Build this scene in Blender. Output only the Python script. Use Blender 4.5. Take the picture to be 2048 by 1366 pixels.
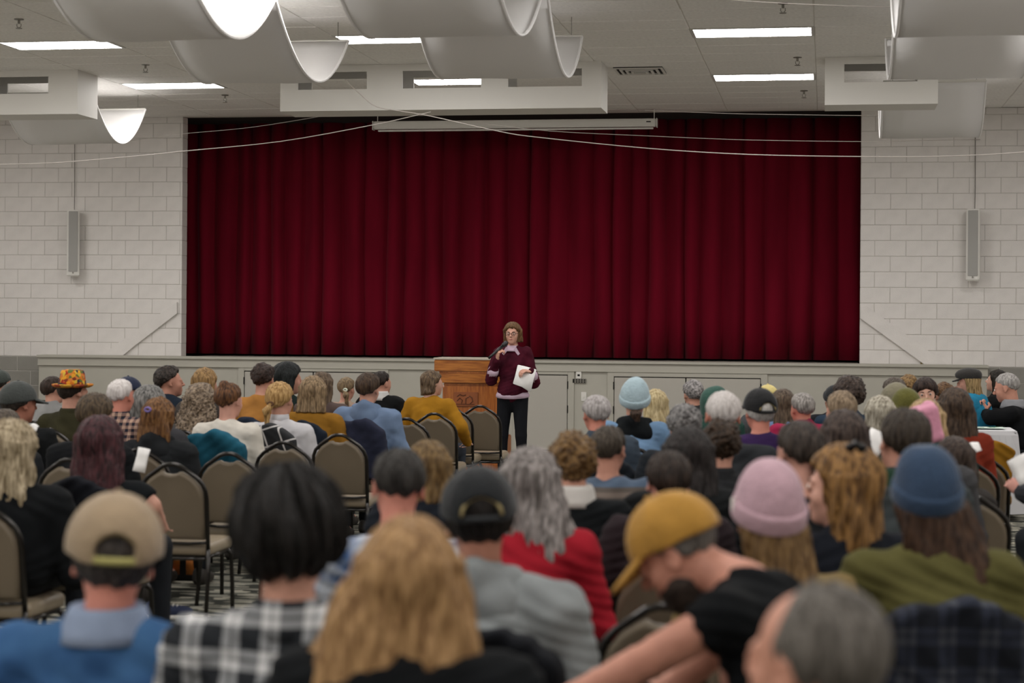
import bpy, bmesh, math, random
import numpy as np
from mathutils import Vector, Matrix
random.seed(7); rng = np.random.default_rng(5)
R = math.radians
C = bpy.context.scene.collection
for o in list(bpy.data.objects): bpy.data.objects.remove(o)

# ------------------------------------------------ camera, world, exposure
FPX, TH, RO, EYE = 3700.0, math.atan(626/3700.0), 0.0075, 1.72
cam = bpy.data.cameras.new('camera'); co = bpy.data.objects.new('camera', cam); C.objects.link(co)
cam.sensor_width = 36; cam.lens = FPX/2048*36; cam.shift_y = -43/2048; cam.shift_x = 0
cam.clip_end = 200
co.matrix_world = Matrix.Translation((0, 0, EYE)) @ Matrix.Rotation(TH, 4, 'Z') @ Matrix.Rotation(R(90), 4, 'X') @ Matrix.Rotation(RO, 4, 'Z')
cam.dof.use_dof = True; cam.dof.focus_distance = 20.3; cam.dof.aperture_fstop = 2.6
bpy.context.scene.camera = co
w = bpy.data.worlds.new('hall_air'); bpy.context.scene.world = w; w.use_nodes = True
w.node_tree.nodes['Background'].inputs[0].default_value = (.5, .5, .5, 1)
w.node_tree.nodes['Background'].inputs[1].default_value = 0.05
vs = bpy.context.scene.view_settings
vs.view_transform = 'Standard'; vs.look = 'None'; vs.gamma = 1; vs.use_curve_mapping = False
vs.exposure = 0.64
LAMP = 17.0

# where a point of the photograph lies in the hall, for a known distance
_f = (-math.sin(TH), math.cos(TH)); _r = (math.cos(TH), math.sin(TH))
def ray(px, py):
    a = px-1024; b = 640-py
    u = a*math.cos(RO)-b*math.sin(RO); v = b*math.cos(RO)+a*math.sin(RO)
    return Vector((_f[0]+_r[0]*u/FPX, _f[1]+_r[1]*u/FPX, v/FPX))
def at_s(px, py, s): return Vector((0, 0, EYE))+ray(px, py)*(FPX/s)
def at_y(px, py, Y):
    d = ray(px, py); return Vector((0, 0, EYE))+d*(Y/d.y)

# ------------------------------------------------ materials
def lin(c):
    if isinstance(c, str): c = [int(c[i:i+2], 16) for i in (0, 2, 4)]
    return tuple(((v/255)/12.92 if v/255 <= .04045 else ((v/255+.055)/1.055)**2.4) for v in c)+(1,)
_M = {}
def mat(name, col, rough=.8, metal=0, noise=0, nscale=8, bump=0, bscale=60, spec=.5, sheen=0, stretch=None, col2=None, emit=None):
    if name in _M: return _M[name]
    m = bpy.data.materials.new(name); m.use_nodes = True; nt = m.node_tree; b = nt.nodes['Principled BSDF']
    b.inputs['Base Color'].default_value = lin(col); b.inputs['Roughness'].default_value = rough
    b.inputs['Metallic'].default_value = metal; b.inputs['Specular IOR Level'].default_value = spec
    if sheen: b.inputs['Sheen Weight'].default_value = sheen; b.inputs['Sheen Roughness'].default_value = .4
    tc = nt.nodes.new('ShaderNodeTexCoord'); mp = nt.nodes.new('ShaderNodeMapping')
    nt.links.new(tc.outputs['Object'], mp.inputs[0])
    if stretch: mp.inputs['Scale'].default_value = stretch
    if noise or col2 is not None:
        n = nt.nodes.new('ShaderNodeTexNoise'); n.inputs['Scale'].default_value = nscale; n.inputs['Detail'].default_value = 2
        nt.links.new(mp.outputs[0], n.inputs[0])
        r = nt.nodes.new('ShaderNodeValToRGB'); r.color_ramp.elements[0].position = .35; r.color_ramp.elements[1].position = .65
        c = lin(col)
        c2 = lin(col2) if col2 is not None else tuple(min(1, v*(1+noise)) for v in c[:3])+(1,)
        c1 = c if col2 is not None else tuple(v*(1-noise) for v in c[:3])+(1,)
        r.color_ramp.elements[0].color = c1; r.color_ramp.elements[1].color = c2
        nt.links.new(n.outputs[0], r.inputs[0]); nt.links.new(r.outputs[0], b.inputs['Base Color'])
    if bump:
        n2 = nt.nodes.new('ShaderNodeTexNoise'); n2.inputs['Scale'].default_value = bscale; n2.inputs['Detail'].default_value = 1.5
        nt.links.new(mp.outputs[0], n2.inputs[0])
        bp = nt.nodes.new('ShaderNodeBump'); bp.inputs['Strength'].default_value = bump; bp.inputs['Distance'].default_value = .01
        nt.links.new(n2.outputs[0], bp.inputs['Height']); nt.links.new(bp.outputs[0], b.inputs['Normal'])
    if emit:
        b.inputs['Emission Color'].default_value = lin(emit[0]); b.inputs['Emission Strength'].default_value = emit[1]
    _M[name] = m; return m
def _dk(c, f=.86, sat=.88):
    v = [int(c[i:i+2], 16) for i in (0, 2, 4)]; m = sum(v)/3; return '%02X%02X%02X' % tuple(int(max(0, min(255, (m+(q-m)*sat)*(f if m < 130 else .95)))) for q in v)
def cloth(col, col2=None):
    col = _dk(col, .93, .86) if col2 is None else col
    return mat('cloth_%s_%s' % (col, col2), col, .92, noise=.10, nscale=7, bump=.5, bscale=14, spec=.12, col2=col2)
def tiedye(a, b, sc=16): return mat('dye_%s_%s' % (a, b), a, .9, nscale=sc, col2=b, bump=.3, bscale=14, spec=.2)
def plaid(a, b, c, sc=14, axes=(0, 2)):
    key = 'plaid_%s_%s_%s' % (a, b, c)
    if key in _M: return _M[key]
    m = bpy.data.materials.new(key); m.use_nodes = True; nt = m.node_tree; bs = nt.nodes['Principled BSDF']
    bs.inputs['Roughness'].default_value = .9; bs.inputs['Specular IOR Level'].default_value = .2
    tc = nt.nodes.new('ShaderNodeTexCoord'); sp = nt.nodes.new('ShaderNodeSeparateXYZ'); nt.links.new(tc.outputs['Object'], sp.inputs[0])
    outs = []
    for ax in axes:
        mu = nt.nodes.new('ShaderNodeMath'); mu.operation = 'MULTIPLY'; mu.inputs[1].default_value = sc; nt.links.new(sp.outputs[ax], mu.inputs[0])
        fr = nt.nodes.new('ShaderNodeMath'); fr.operation = 'FRACT'; nt.links.new(mu.outputs[0], fr.inputs[0])
        r = nt.nodes.new('ShaderNodeValToRGB'); r.color_ramp.interpolation = 'CONSTANT'
        e = r.color_ramp.elements; e[0].position = 0; e[0].color = (0, 0, 0, 1); e[1].position = .55; e[1].color = (1, 1, 1, 1)
        x = e.new(.75); x.color = (.35, .35, .35, 1); x = e.new(.85); x.color = (1, 1, 1, 1)
        nt.links.new(fr.outputs[0], r.inputs[0]); outs.append(r.outputs[0])
    ad = nt.nodes.new('ShaderNodeMath'); ad.operation = 'ADD'; nt.links.new(outs[0], ad.inputs[0]); nt.links.new(outs[1], ad.inputs[1])
    hf = nt.nodes.new('ShaderNodeMath'); hf.operation = 'MULTIPLY'; hf.inputs[1].default_value = .5; nt.links.new(ad.outputs[0], hf.inputs[0])
    r = nt.nodes.new('ShaderNodeValToRGB'); e = r.color_ramp.elements; e[0].color = lin(a); e[0].position = 0; e[1].color = lin(c); e[1].position = 1
    x = e.new(.5); x.color = lin(b)
    nt.links.new(hf.outputs[0], r.inputs[0]); nt.links.new(r.outputs[0], bs.inputs['Base Color'])
    _M[key] = m; return m
def gridlines(a, c, sc=7, wd=.1, rot=.3):
    key = 'gridlines_%s_%s' % (a, c)
    m = bpy.data.materials.new(key); m.use_nodes = True; nt = m.node_tree; bs = nt.nodes['Principled BSDF']; bs.inputs['Roughness'].default_value = .9
    tc = nt.nodes.new('ShaderNodeTexCoord'); mp = nt.nodes.new('ShaderNodeMapping'); mp.inputs['Rotation'].default_value = (0, rot, 0); nt.links.new(tc.outputs['Object'], mp.inputs[0])
    sp = nt.nodes.new('ShaderNodeSeparateXYZ'); nt.links.new(mp.outputs[0], sp.inputs[0]); outs = []
    for ax in (0, 2):
        mu = nt.nodes.new('ShaderNodeMath'); mu.operation = 'MULTIPLY'; mu.inputs[1].default_value = sc; nt.links.new(sp.outputs[ax], mu.inputs[0])
        fr = nt.nodes.new('ShaderNodeMath'); fr.operation = 'FRACT'; nt.links.new(mu.outputs[0], fr.inputs[0])
        lt = nt.nodes.new('ShaderNodeMath'); lt.operation = 'LESS_THAN'; lt.inputs[1].default_value = wd; nt.links.new(fr.outputs[0], lt.inputs[0]); outs.append(lt.outputs[0])
    mx = nt.nodes.new('ShaderNodeMath'); mx.operation = 'MAXIMUM'; nt.links.new(outs[0], mx.inputs[0]); nt.links.new(outs[1], mx.inputs[1])
    r = nt.nodes.new('ShaderNodeValToRGB'); r.color_ramp.elements[0].color = lin(a); r.color_ramp.elements[1].color = lin(c); nt.links.new(mx.outputs[0], r.inputs[0]); nt.links.new(r.outputs[0], bs.inputs['Base Color'])
    return m
def stripes(cols, sc, ax=2):
    key = 'stripe_'+'_'.join(cols)
    if key in _M: return _M[key]
    m = bpy.data.materials.new(key); m.use_nodes = True; nt = m.node_tree; bs = nt.nodes['Principled BSDF']; bs.inputs['Roughness'].default_value = .9
    tc = nt.nodes.new('ShaderNodeTexCoord'); sp = nt.nodes.new('ShaderNodeSeparateXYZ'); nt.links.new(tc.outputs['Object'], sp.inputs[0])
    mu = nt.nodes.new('ShaderNodeMath'); mu.operation = 'MULTIPLY'; mu.inputs[1].default_value = sc; nt.links.new(sp.outputs[ax], mu.inputs[0])
    fr = nt.nodes.new('ShaderNodeMath'); fr.operation = 'FRACT'; nt.links.new(mu.outputs[0], fr.inputs[0])
    r = nt.nodes.new('ShaderNodeValToRGB'); r.color_ramp.interpolation = 'CONSTANT'; e = r.color_ramp.elements
    e[0].color = lin(cols[0]); e[0].position = 0; e[1].color = lin(cols[1]); e[1].position = 1/len(cols)
    for i, c in enumerate(cols[2:]): x = e.new((i+2)/len(cols)); x.color = lin(c)
    nt.links.new(fr.outputs[0], r.inputs[0]); nt.links.new(r.outputs[0], bs.inputs['Base Color'])
    _M[key] = m; return m
def patch(cols, sc=30):
    key = 'patch_'+'_'.join(cols)
    if key in _M: return _M[key]
    m = bpy.data.materials.new(key); m.use_nodes = True; nt = m.node_tree; bs = nt.nodes['Principled BSDF']; bs.inputs['Roughness'].default_value = .95
    tc = nt.nodes.new('ShaderNodeTexCoord'); v = nt.nodes.new('ShaderNodeTexVoronoi'); v.inputs['Scale'].default_value = sc
    nt.links.new(tc.outputs['Object'], v.inputs[0])
    sp = nt.nodes.new('ShaderNodeSeparateColor'); nt.links.new(v.outputs['Color'], sp.inputs[0])
    r = nt.nodes.new('ShaderNodeValToRGB'); r.color_ramp.interpolation = 'CONSTANT'; e = r.color_ramp.elements
    e[0].color = lin(cols[0]); e[1].color = lin(cols[1]); e[1].position = 1/len(cols)
    for i, c in enumerate(cols[2:]): x = e.new((i+2)/len(cols)); x.color = lin(c)
    nt.links.new(sp.outputs[0], r.inputs[0]); nt.links.new(r.outputs[0], bs.inputs['Base Color'])
    _M[key] = m; return m
def _dk(c, f=.86, sat=.88):
    v = [int(c[i:i+2], 16) for i in (0, 2, 4)]; m = sum(v)/3; return '%02X%02X%02X' % tuple(int(max(0, min(255, (m+(q-m)*sat)*(f if m < 130 else .95)))) for q in v)
def hairm(a, b, curly=False):
    a, b = _dk(a), _dk(b)
    return mat('hair_%s_%s_%d' % (a, b, curly), a, .55, nscale=(55 if curly else 24), col2=b, bump=.9, bscale=(70 if curly else 30),
               stretch=((1, 1, 1) if curly else (3.2, 3.2, .55)), spec=.2)
def skin(c='C89C88'): return mat('skin_'+c, c, .55, noise=.07, nscale=14, spec=.4)

# ------------------------------------------------ mesh helpers
def link(name, me, m=None, parent=None, loc=None, rotz=None, smooth=False):
    if m is not None: me.materials.append(m)
    o = bpy.data.objects.new(name, me); C.objects.link(o)
    if smooth: me.polygons.foreach_set('use_smooth', [True]*len(me.polygons))
    if parent: o.parent = parent
    if loc is not None: o.location = loc
    if rotz is not None: o.rotation_euler.z = rotz
    return o
def tag(o, label=None, cat=None, group=None, kind=None):
    if label: o['label'] = label
    if cat: o['category'] = cat
    if group: o['group'] = group
    if kind: o['kind'] = kind
    return o
def empty(name, loc=(0, 0, 0), rotz=0, **k):
    o = bpy.data.objects.new(name, None); C.objects.link(o); o.location = loc; o.rotation_euler.z = rotz; o.empty_display_size = .1
    return tag(o, **k)
def pyd(name, V, F, m, parent=None, smooth=False, **k):
    me = bpy.data.meshes.new(name); me.from_pydata([tuple(v) for v in V], [], F); me.update()
    return link(name, me, m, parent, smooth=smooth, **k)
BF = [(0, 3, 2, 1), (4, 5, 6, 7), (0, 1, 5, 4), (1, 2, 6, 5), (2, 3, 7, 6), (3, 0, 4, 7)]
def boxv(a, b):
    (x0, y0, z0), (x1, y1, z1) = a, b
    return [(x0, y0, z0), (x1, y0, z0), (x1, y1, z0), (x0, y1, z0), (x0, y0, z1), (x1, y0, z1), (x1, y1, z1), (x0, y1, z1)]
class MB:
    def __init__(s): s.V = []; s.F = []
    def add(s, V, F):
        n = len(s.V); s.V += [tuple(v) for v in V]; s.F += [tuple(i+n for i in f) for f in F]; return s
    def box(s, a, b): return s.add(boxv(a, b), BF)
    def tube(s, pts, r, n=8, closed=False):
        pts = [Vector(p) for p in pts]; N = len(pts); V = []; F = []; up = None
        for i, p in enumerate(pts):
            a = pts[i-1] if (i > 0 or closed) else p; b = pts[(i+1) % N] if (i < N-1 or closed) else p
            t = (b-a).normalized()
            if up is None: up = Vector((0, 0, 1)) if abs(t.z) < .9 else Vector((1, 0, 0))
            u = (up-t*up.dot(t)).normalized(); up = u; v = t.cross(u)
            rr = r[i] if isinstance(r, (list, tuple)) else r
            for k in range(n):
                a_ = 2*math.pi*k/n; V.append(p+u*rr*math.cos(a_)+v*rr*math.sin(a_))
        for i in range(N if closed else N-1):
            j = (i+1) % N
            for k in range(n): F.append((i*n+k, i*n+(k+1) % n, j*n+(k+1) % n, j*n+k))
        if not closed: F.append(tuple(range(n-1, -1, -1))); F.append(tuple((N-1)*n+k for k in range(n)))
        return s.add(V, F)
    def lathe(s, prof, n=20, sx=1, sy=1, c=(0, 0, 0)):
        V = []; F = []; m = len(prof)
        for (r, z) in prof:
            for k in range(n):
                a = 2*math.pi*k/n; V.append((c[0]+r*sx*math.cos(a), c[1]+r*sy*math.sin(a), c[2]+z))
        for i in range(m-1):
            for k in range(n): F.append((i*n+k, i*n+(k+1) % n, (i+1)*n+(k+1) % n, (i+1)*n+k))
        F.append(tuple(range(n-1, -1, -1))); F.append(tuple((m-1)*n+k for k in range(n)))
        return s.add(V, F)
    def prism(s, out, d0, d1, axis='y'):
        # outline in (x,z) swept from y=d0 to y=d1, or (x,y) outline swept in z
        n = len(out)
        if axis == 'y': V = [(x, d0, z) for x, z in out]+[(x, d1, z) for x, z in out]
        elif axis == 'z': V = [(x, y, d0) for x, y in out]+[(x, y, d1) for x, y in out]
        else: V = [(d0, y, z) for y, z in out]+[(d1, y, z) for y, z in out]
        F = [tuple(range(n)), tuple(range(2*n-1, n-1, -1))]+[(i, i+n, (i+1) % n+n, (i+1) % n) for i in range(n)]
        return s.add(V, F)
    def build(s, name, m, parent=None, smooth=False, bevel=0, **k):
        o = pyd(name, s.V, s.F, m, parent, smooth, **k)
        bm = bmesh.new(); bm.from_mesh(o.data); bmesh.ops.recalc_face_normals(bm, faces=bm.faces)
        if bevel: bmesh.ops.bevel(bm, geom=[e for e in bm.edges if e.calc_face_angle(0) > .5], offset=bevel, segments=2, affect='EDGES')
        bm.to_mesh(o.data); bm.free()
        if bevel: o.data.polygons.foreach_set('use_smooth', [bool(smooth)]*len(o.data.polygons))
        return o

# ------------------------------------------------ implicit surfaces meshed on a rectilinear grid
def axis(lo, hi, h, fine=()):
    out = [lo]; x = lo
    while x < hi:
        st = h
        for a, b, hf in fine:
            if a-h*.5 <= x <= b: st = min(st, hf)
        x += st; out.append(x)
    return np.array(out)
def smin(a, b, k):
    if k <= 0: return np.minimum(a, b)
    h = np.clip(.5+.5*(b-a)/k, 0, 1); return b*(1-h)+a*h-k*h*(1-h)
class Field:
    def __init__(s, xs, ys, zs):
        s.ax = (xs, ys, zs); s.f = np.full((len(xs), len(ys), len(zs)), .3); s.c = np.zeros(3); s.R = np.eye(3); s.k = 1.
    def frame(s, c=(0, 0, 0), Rm=None, k=1.):
        s.c = np.array(c, float); s.R = np.eye(3) if Rm is None else np.array(Rm, float); s.k = k; return s
    def W(s, p): return s.c+s.R@(np.array(p, float)*s.k)
    def blk(s, lo, hi):
        sl = []
        for a, l, h in zip(s.ax, lo, hi):
            i = max(0, np.searchsorted(a, l)-1); j = min(len(a), np.searchsorted(a, h)+1); sl.append(slice(i, max(j, i)))
        return tuple(sl)
    def loc(s, sl):
        X = s.ax[0][sl[0]][:, None, None]-s.c[0]; Y = s.ax[1][sl[1]][None, :, None]-s.c[1]; Z = s.ax[2][sl[2]][None, None, :]-s.c[2]
        Q = s.R; return [(Q[0, i]*X+Q[1, i]*Y+Q[2, i]*Z)/s.k for i in range(3)]
    def put(s, sl, d, k, op):
        d = d*s.k
        if op == 'u': s.f[sl] = smin(s.f[sl], d, k)
        elif op == 's': s.f[sl] = -smin(-s.f[sl], d, k)
        elif op == 'i': s.f[sl] = -smin(-s.f[sl], -d, k)
    def ell(s, c, r, k=.02, op='u', Rl=None):
        wc = s.W(c); m = max(r)*s.k+k+.03; sl = s.blk(wc-m, wc+m)
        if any(q.stop <= q.start for q in sl): return s
        x, y, z = s.loc(sl); x = x-c[0]; y = y-c[1]; z = z-c[2]
        if Rl is not None:
            Q = np.array(Rl); x, y, z = [Q[0, i]*x+Q[1, i]*y+Q[2, i]*z for i in range(3)]
        k0 = np.sqrt((x/r[0])**2+(y/r[1])**2+(z/r[2])**2); k1 = np.sqrt((x/r[0]**2)**2+(y/r[1]**2)**2+(z/r[2]**2)**2)+1e-9
        s.put(sl, k0*(k0-1)/k1, k, op); return s
    def cap(s, a, b, ra, rb=None, k=.02, op='u'):
        rb = ra if rb is None else rb; A = s.W(a); B = s.W(b); m = max(ra, rb)*s.k+k+.03
        sl = s.blk(np.minimum(A, B)-m, np.maximum(A, B)+m)
        if any(q.stop <= q.start for q in sl): return s
        x, y, z = s.loc(sl); a = np.array(a, float); d = np.array(b, float)-a; L = d@d+1e-9
        px, py, pz = x-a[0], y-a[1], z-a[2]
        t = np.clip((px*d[0]+py*d[1]+pz*d[2])/L, 0, 1)
        s.put(sl, np.sqrt((px-t*d[0])**2+(py-t*d[1])**2+(pz-t*d[2])**2)-(ra+(rb-ra)*t), k, op); return s
    def func(s, fn, k=0, op='u'):
        sl = (slice(None),)*3; x, y, z = s.loc(sl); s.put(sl, fn(x, y, z), k, op); return s
    def disp(s, fn):
        x, y, z = s.loc((slice(None),)*3); s.f = s.f+fn(x, y, z); return s
    def mesh(s, name, m, parent=None):
        f = s.f; xs, ys, zs = s.ax
        f[0] = f[-1] = .05; f[:, 0] = f[:, -1] = .05; f[:, :, 0] = f[:, :, -1] = .05
        n = f < 0; cnt = np.zeros(tuple(q-1 for q in f.shape), np.int8)
        for i in (0, 1):
            for j in (0, 1):
                for k in (0, 1): cnt += n[i:f.shape[0]-1+i, j:f.shape[1]-1+j, k:f.shape[2]-1+k]
        act = (cnt > 0) & (cnt < 8); I, J, K = np.nonzero(act); idx = np.full(act.shape, -1, np.int32); idx[I, J, K] = np.arange(len(I))
        P = np.zeros((len(I), 3)); N = np.zeros(len(I))
        for axd in range(3):
            for u in (0, 1):
                for v in (0, 1):
                    o = [0, 0, 0]; oth = [q for q in range(3) if q != axd]; o[oth[0]] = u; o[oth[1]] = v
                    i0, j0, k0 = I+o[0], J+o[1], K+o[2]; o2 = list(o); o2[axd] = 1; i1, j1, k1 = I+o2[0], J+o2[1], K+o2[2]
                    a = f[i0, j0, k0]; b = f[i1, j1, k1]; c = (a < 0) != (b < 0); t = np.where(c, a/np.where(c, a-b, 1), 0)
                    P[:, 0] += np.where(c, xs[i0]+(xs[i1]-xs[i0])*t, 0); P[:, 1] += np.where(c, ys[j0]+(ys[j1]-ys[j0])*t, 0); P[:, 2] += np.where(c, zs[k0]+(zs[k1]-zs[k0])*t, 0)
                    N += c
        P /= N[:, None]; Q = []
        e = n[:-1, 1:-1, 1:-1] != n[1:, 1:-1, 1:-1]; i, j, k = np.nonzero(e); j += 1; k += 1; q = np.stack([idx[i, j-1, k-1], idx[i, j, k-1], idx[i, j, k], idx[i, j-1, k]], 1)
        fl = n[i, j, k]; q[~fl] = q[~fl][:, ::-1]; Q.append(q)
        e = n[1:-1, :-1, 1:-1] != n[1:-1, 1:, 1:-1]; i, j, k = np.nonzero(e); i += 1; k += 1; q = np.stack([idx[i-1, j, k-1], idx[i-1, j, k], idx[i, j, k], idx[i, j, k-1]], 1)
        fl = n[i, j, k]; q[~fl] = q[~fl][:, ::-1]; Q.append(q)
        e = n[1:-1, 1:-1, :-1] != n[1:-1, 1:-1, 1:]; i, j, k = np.nonzero(e); i += 1; j += 1; q = np.stack([idx[i-1, j-1, k], idx[i, j-1, k], idx[i, j, k], idx[i-1, j, k]], 1)
        fl = n[i, j, k]; q[~fl] = q[~fl][:, ::-1]; Q.append(q)
        Q = np.concatenate(Q)
        me = bpy.data.meshes.new(name); me.vertices.add(len(P)); me.vertices.foreach_set('co', P.ravel())
        me.loops.add(len(Q)*4); me.loops.foreach_set('vertex_index', Q.ravel().astype(np.int32))
        me.polygons.add(len(Q)); me.polygons.foreach_set('loop_start', np.arange(0, len(Q)*4, 4, dtype=np.int32))
        me.polygons.foreach_set('use_smooth', np.ones(len(Q), bool)); me.update(calc_edges=True); me.validate()
        return link(name, me, m, parent)

# ================================================ THE HALL
WY = 24.5; CZ = 4.5; ST = 1.19
XL, XR, YB = -12.8, 4.6, -4.5
m_ceil = mat('ceiling_tile_paint', 'F2F0EC', .95, noise=.05, nscale=30, bump=.3, bscale=200)
m_grid = mat('ceiling_grid', 'D8D5CE', .7)
m_block = mat('block_paint', 'E2DEDA', .8, noise=.03, nscale=5, bump=.35, bscale=120)
m_blockd = mat('lower_block_paint', '8F8D86', .8, noise=.03, nscale=5, bump=.35, bscale=120)
m_joint = mat('mortar_paint', 'C4C0BA', .9)
m_trim = mat('stage_paint', 'B0ADA2', .6, noise=.02, nscale=3)
m_dark = mat('dark_gap', '15130F', .9)
m_white = mat('white_paint', 'DEDCD6', .6)
m_lamp = mat('lamp_diffuser', 'FFFFFF', .5, emit=('FFFBF8', LAMP))
m_alu = mat('lamp_frame', 'D0D0CC', .4)
m_fab = mat('acoustic_fabric', 'EAE9E8', .9, bump=.1, bscale=20)
m_metal = mat('dull_metal', '8A8780', .4, metal=.8)
m_cable = mat('white_cable', 'C9C2BC', .6)

# floor
def floor_mat():
    m = bpy.data.materials.new('patterned_carpet'); m.use_nodes = True; nt = m.node_tree; b = nt.nodes['Principled BSDF']; b.inputs['Roughness'].default_value = .95
    b.inputs['Specular IOR Level'].default_value = .1
    tc = nt.nodes.new('ShaderNodeTexCoord'); mp = nt.nodes.new('ShaderNodeMapping'); mp.inputs['Scale'].default_value = (1, 3.5, 1); nt.links.new(tc.outputs['Object'], mp.inputs[0])
    v = nt.nodes.new('ShaderNodeTexVoronoi'); v.inputs['Scale'].default_value = 5; v.distance = 'MANHATTAN'; nt.links.new(mp.outputs[0], v.inputs[0])
    sp = nt.nodes.new('ShaderNodeSeparateColor'); nt.links.new(v.outputs['Color'], sp.inputs[0])
    r = nt.nodes.new('ShaderNodeValToRGB'); r.color_ramp.interpolation = 'CONSTANT'; e = r.color_ramp.elements
    e[0].color = lin('393A35'); e[1].color = lin('87857A'); e[1].position = .36; x = e.new(.6); x.color = lin('515149'); x = e.new(.76); x.color = lin('9C988A')
    nt.links.new(sp.outputs[0], r.inputs[0]); nt.links.new(r.outputs[0], b.inputs['Base Color'])
    return m
MB().box((XL, YB, -.1), (XR, WY, 0)).build('floor', floor_mat()); tag(bpy.data.objects['floor'], 'dark patterned carpet across the hall floor', kind='structure')

# ceiling: slab, drop tiles in view as single tiles
ceil = MB().box((XL, YB, CZ+.007), (XR, WY+.2, CZ+.15)).build('ceiling', m_grid); tag(ceil, 'white tiled drop ceiling of the hall', kind='structure')
TX, TY, TX0, TY0 = 1.17, .55, -8.31, 17.62
lamps = [(-8.31+3.51*i, 17.62+3.3*j) for i in range(-2, 5) for j in range(-7, 2)]
lampset = {(round(a, 1), round(b, 1)) for a, b in lamps}
tile_me = bpy.data.meshes.new('ceiling_tile')
bm = bmesh.new(); g = .009
vs_ = [bm.verts.new(v) for v in boxv((.004, g, 0), (TX-.004, TY-g, .028))]
for f in BF: bm.faces.new([vs_[i] for i in f])
bmesh.ops.recalc_face_normals(bm, faces=bm.faces)
bmesh.ops.bevel(bm, geom=[e for e in bm.edges if all(v.co.z < .01 for v in e.verts)], offset=.006, segments=1, affect='EDGES'); bm.to_mesh(tile_me); bm.free()
tile_me.materials.append(m_ceil)
rest = MB()
for i in range(-7, 15):
    for j in range(-43, 13):
        x, y = TX0+i*TX, TY0+j*TY
        if x < XL or x+TX > XR or y < YB or y > WY: continue
        if (round(x, 1), round(y, 1)) in lampset: continue
        if -12 < x < 2.4 and y > 16.0:
            o = bpy.data.objects.new('ceiling_tile', tile_me); C.objects.link(o); o.parent = ceil
            o.location = (x, y, CZ+random.uniform(-.0025, .0025)); o.rotation_euler = (random.uniform(-.002, .002), random.uniform(-.001, .001), 0)
            if y+TY > WY: o.scale.y = (WY-y)/TY
        else: rest.box((x+.01, y+.01, CZ), (x+TX-.01, min(y+TY, WY)-.01, CZ+.028))
tag(rest.build('ceiling_tiles', m_ceil, ceil), kind='stuff')

# recessed light panels
dm = pyd('x', [(.03, .03, -.003), (.03, TY-.03, -.003), (TX-.03, TY-.03, -.003), (TX-.03, .03, -.003)], [(0, 1, 2, 3)], m_lamp).data
fm_ = MB()
for a, b in (((0, 0, -.006), (TX, .03, .03)), ((0, TY-.03, -.006), (TX, TY, .03)), ((0, .03, -.006), (.03, TY-.03, .03)), ((TX-.03, .03, -.006), (TX, TY-.03, .03))): fm_.box(a, b)
fm = fm_.build('y', m_alu).data
bpy.data.objects.remove(bpy.data.objects['x']); bpy.data.objects.remove(bpy.data.objects['y'])
where = {(-8.3, 17.6): 'at far left, cut by the frame edge', (-8.3, 20.9): 'left, over the wall with the speaker', (-4.8, 17.6): 'half hidden behind the centre white drapes',
         (-4.8, 20.9): 'seen through the slots of the centre box', (-1.3, 17.6): 'right of centre, nearer and higher one', (-1.3, 20.9): 'right of centre, farther and lower one'}
for a, b in lamps:
    if not (XL < a < XR-TX): continue
    w_ = where.get((round(a, 1), round(b, 1)))
    r_ = empty('ceiling_light', (a, b, CZ), label='lit rectangular ceiling panel '+(w_ or 'out of view, column %s, row %s' % ('ABCDEFGH'[int((a-XL)/3.51)], 'ABCDEFGHIJ'[int((b+6)/3.3)])), cat='light', group='recessed ceiling light panels')
    for nm, me in (('diffuser', dm), ('frame', fm)):
        o = bpy.data.objects.new(nm, me); C.objects.link(o); o.parent = r_

# block walls
def block_mesh(w, name='brick'):
    bm = bmesh.new(); vs_ = [bm.verts.new(v) for v in boxv((.0035, 0, .0035), (w-.0035, .2, .1998))]
    for f in BF: bm.faces.new([vs_[i] for i in f])
    bmesh.ops.recalc_face_normals(bm, faces=bm.faces)
    bmesh.ops.bevel(bm, geom=[e for e in bm.edges], offset=.004, segments=1, affect='EDGES')
    me = bpy.data.meshes.new(name); bm.to_mesh(me); bm.free(); return me
_bm = {}
def blocks(wall, x0, x1, jx, inview, par0):
    rest = MB(); low = MB()
    for n in range(-6, 17):
        z = ST-.03+n*.2033
        off = 0 if (n+par0) % 2 == 0 else .1985
        k = math.floor((x0-jx-off)/.397)
        x = jx+off+k*.397
        while x < x1-.02:
            a = max(x, x0); b = min(x+.397, x1); top = min(z+.2033, CZ)
            if b-a > .03:
                if inview[0] < a+.2 < inview[1] and z > -.1 and z+.2 > inview[2]:
                    key = (round(b-a, 3), z < ST-.1)
                    if key not in _bm: _bm[key] = block_mesh(b-a); _bm[key].materials.append(m_blockd if key[1] else m_block)
                    o = bpy.data.objects.new('brick', _bm[key]); C.objects.link(o); o.parent = wall
                    o.location = (a, WY+random.uniform(-.0015, .0015), z)
                    if top < z+.2: o.scale.z = (top-z)/.2033
                else: (low if z < ST-.1 else rest).box((a+.0035, WY, z+.0035), (b-.0035, WY+.2, top-.0035))
            x += .397
    for m_, mm in ((rest, m_block), (low, m_blockd)):
        if m_.V: tag(m_.build('bricks', mm, wall), kind='stuff')
wl = MB().box((XL, WY+.006, -.0), (-8.79, WY+.194, CZ)).build('wall_left', m_joint); tag(wl, 'painted block wall left of the stage opening', kind='structure')
wr = MB().box((.45, WY+.006, -.0), (XR, WY+.194, CZ)).build('wall_right', m_joint); tag(wr, 'painted block wall right of the stage opening', kind='structure')
blocks(wl, XL, -8.785, -8.82-.0, (-12.1, -8.7, .4), 1)
blocks(wr, .445, XR, .63, (.2, 3.2, 1.0), 1)
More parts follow.
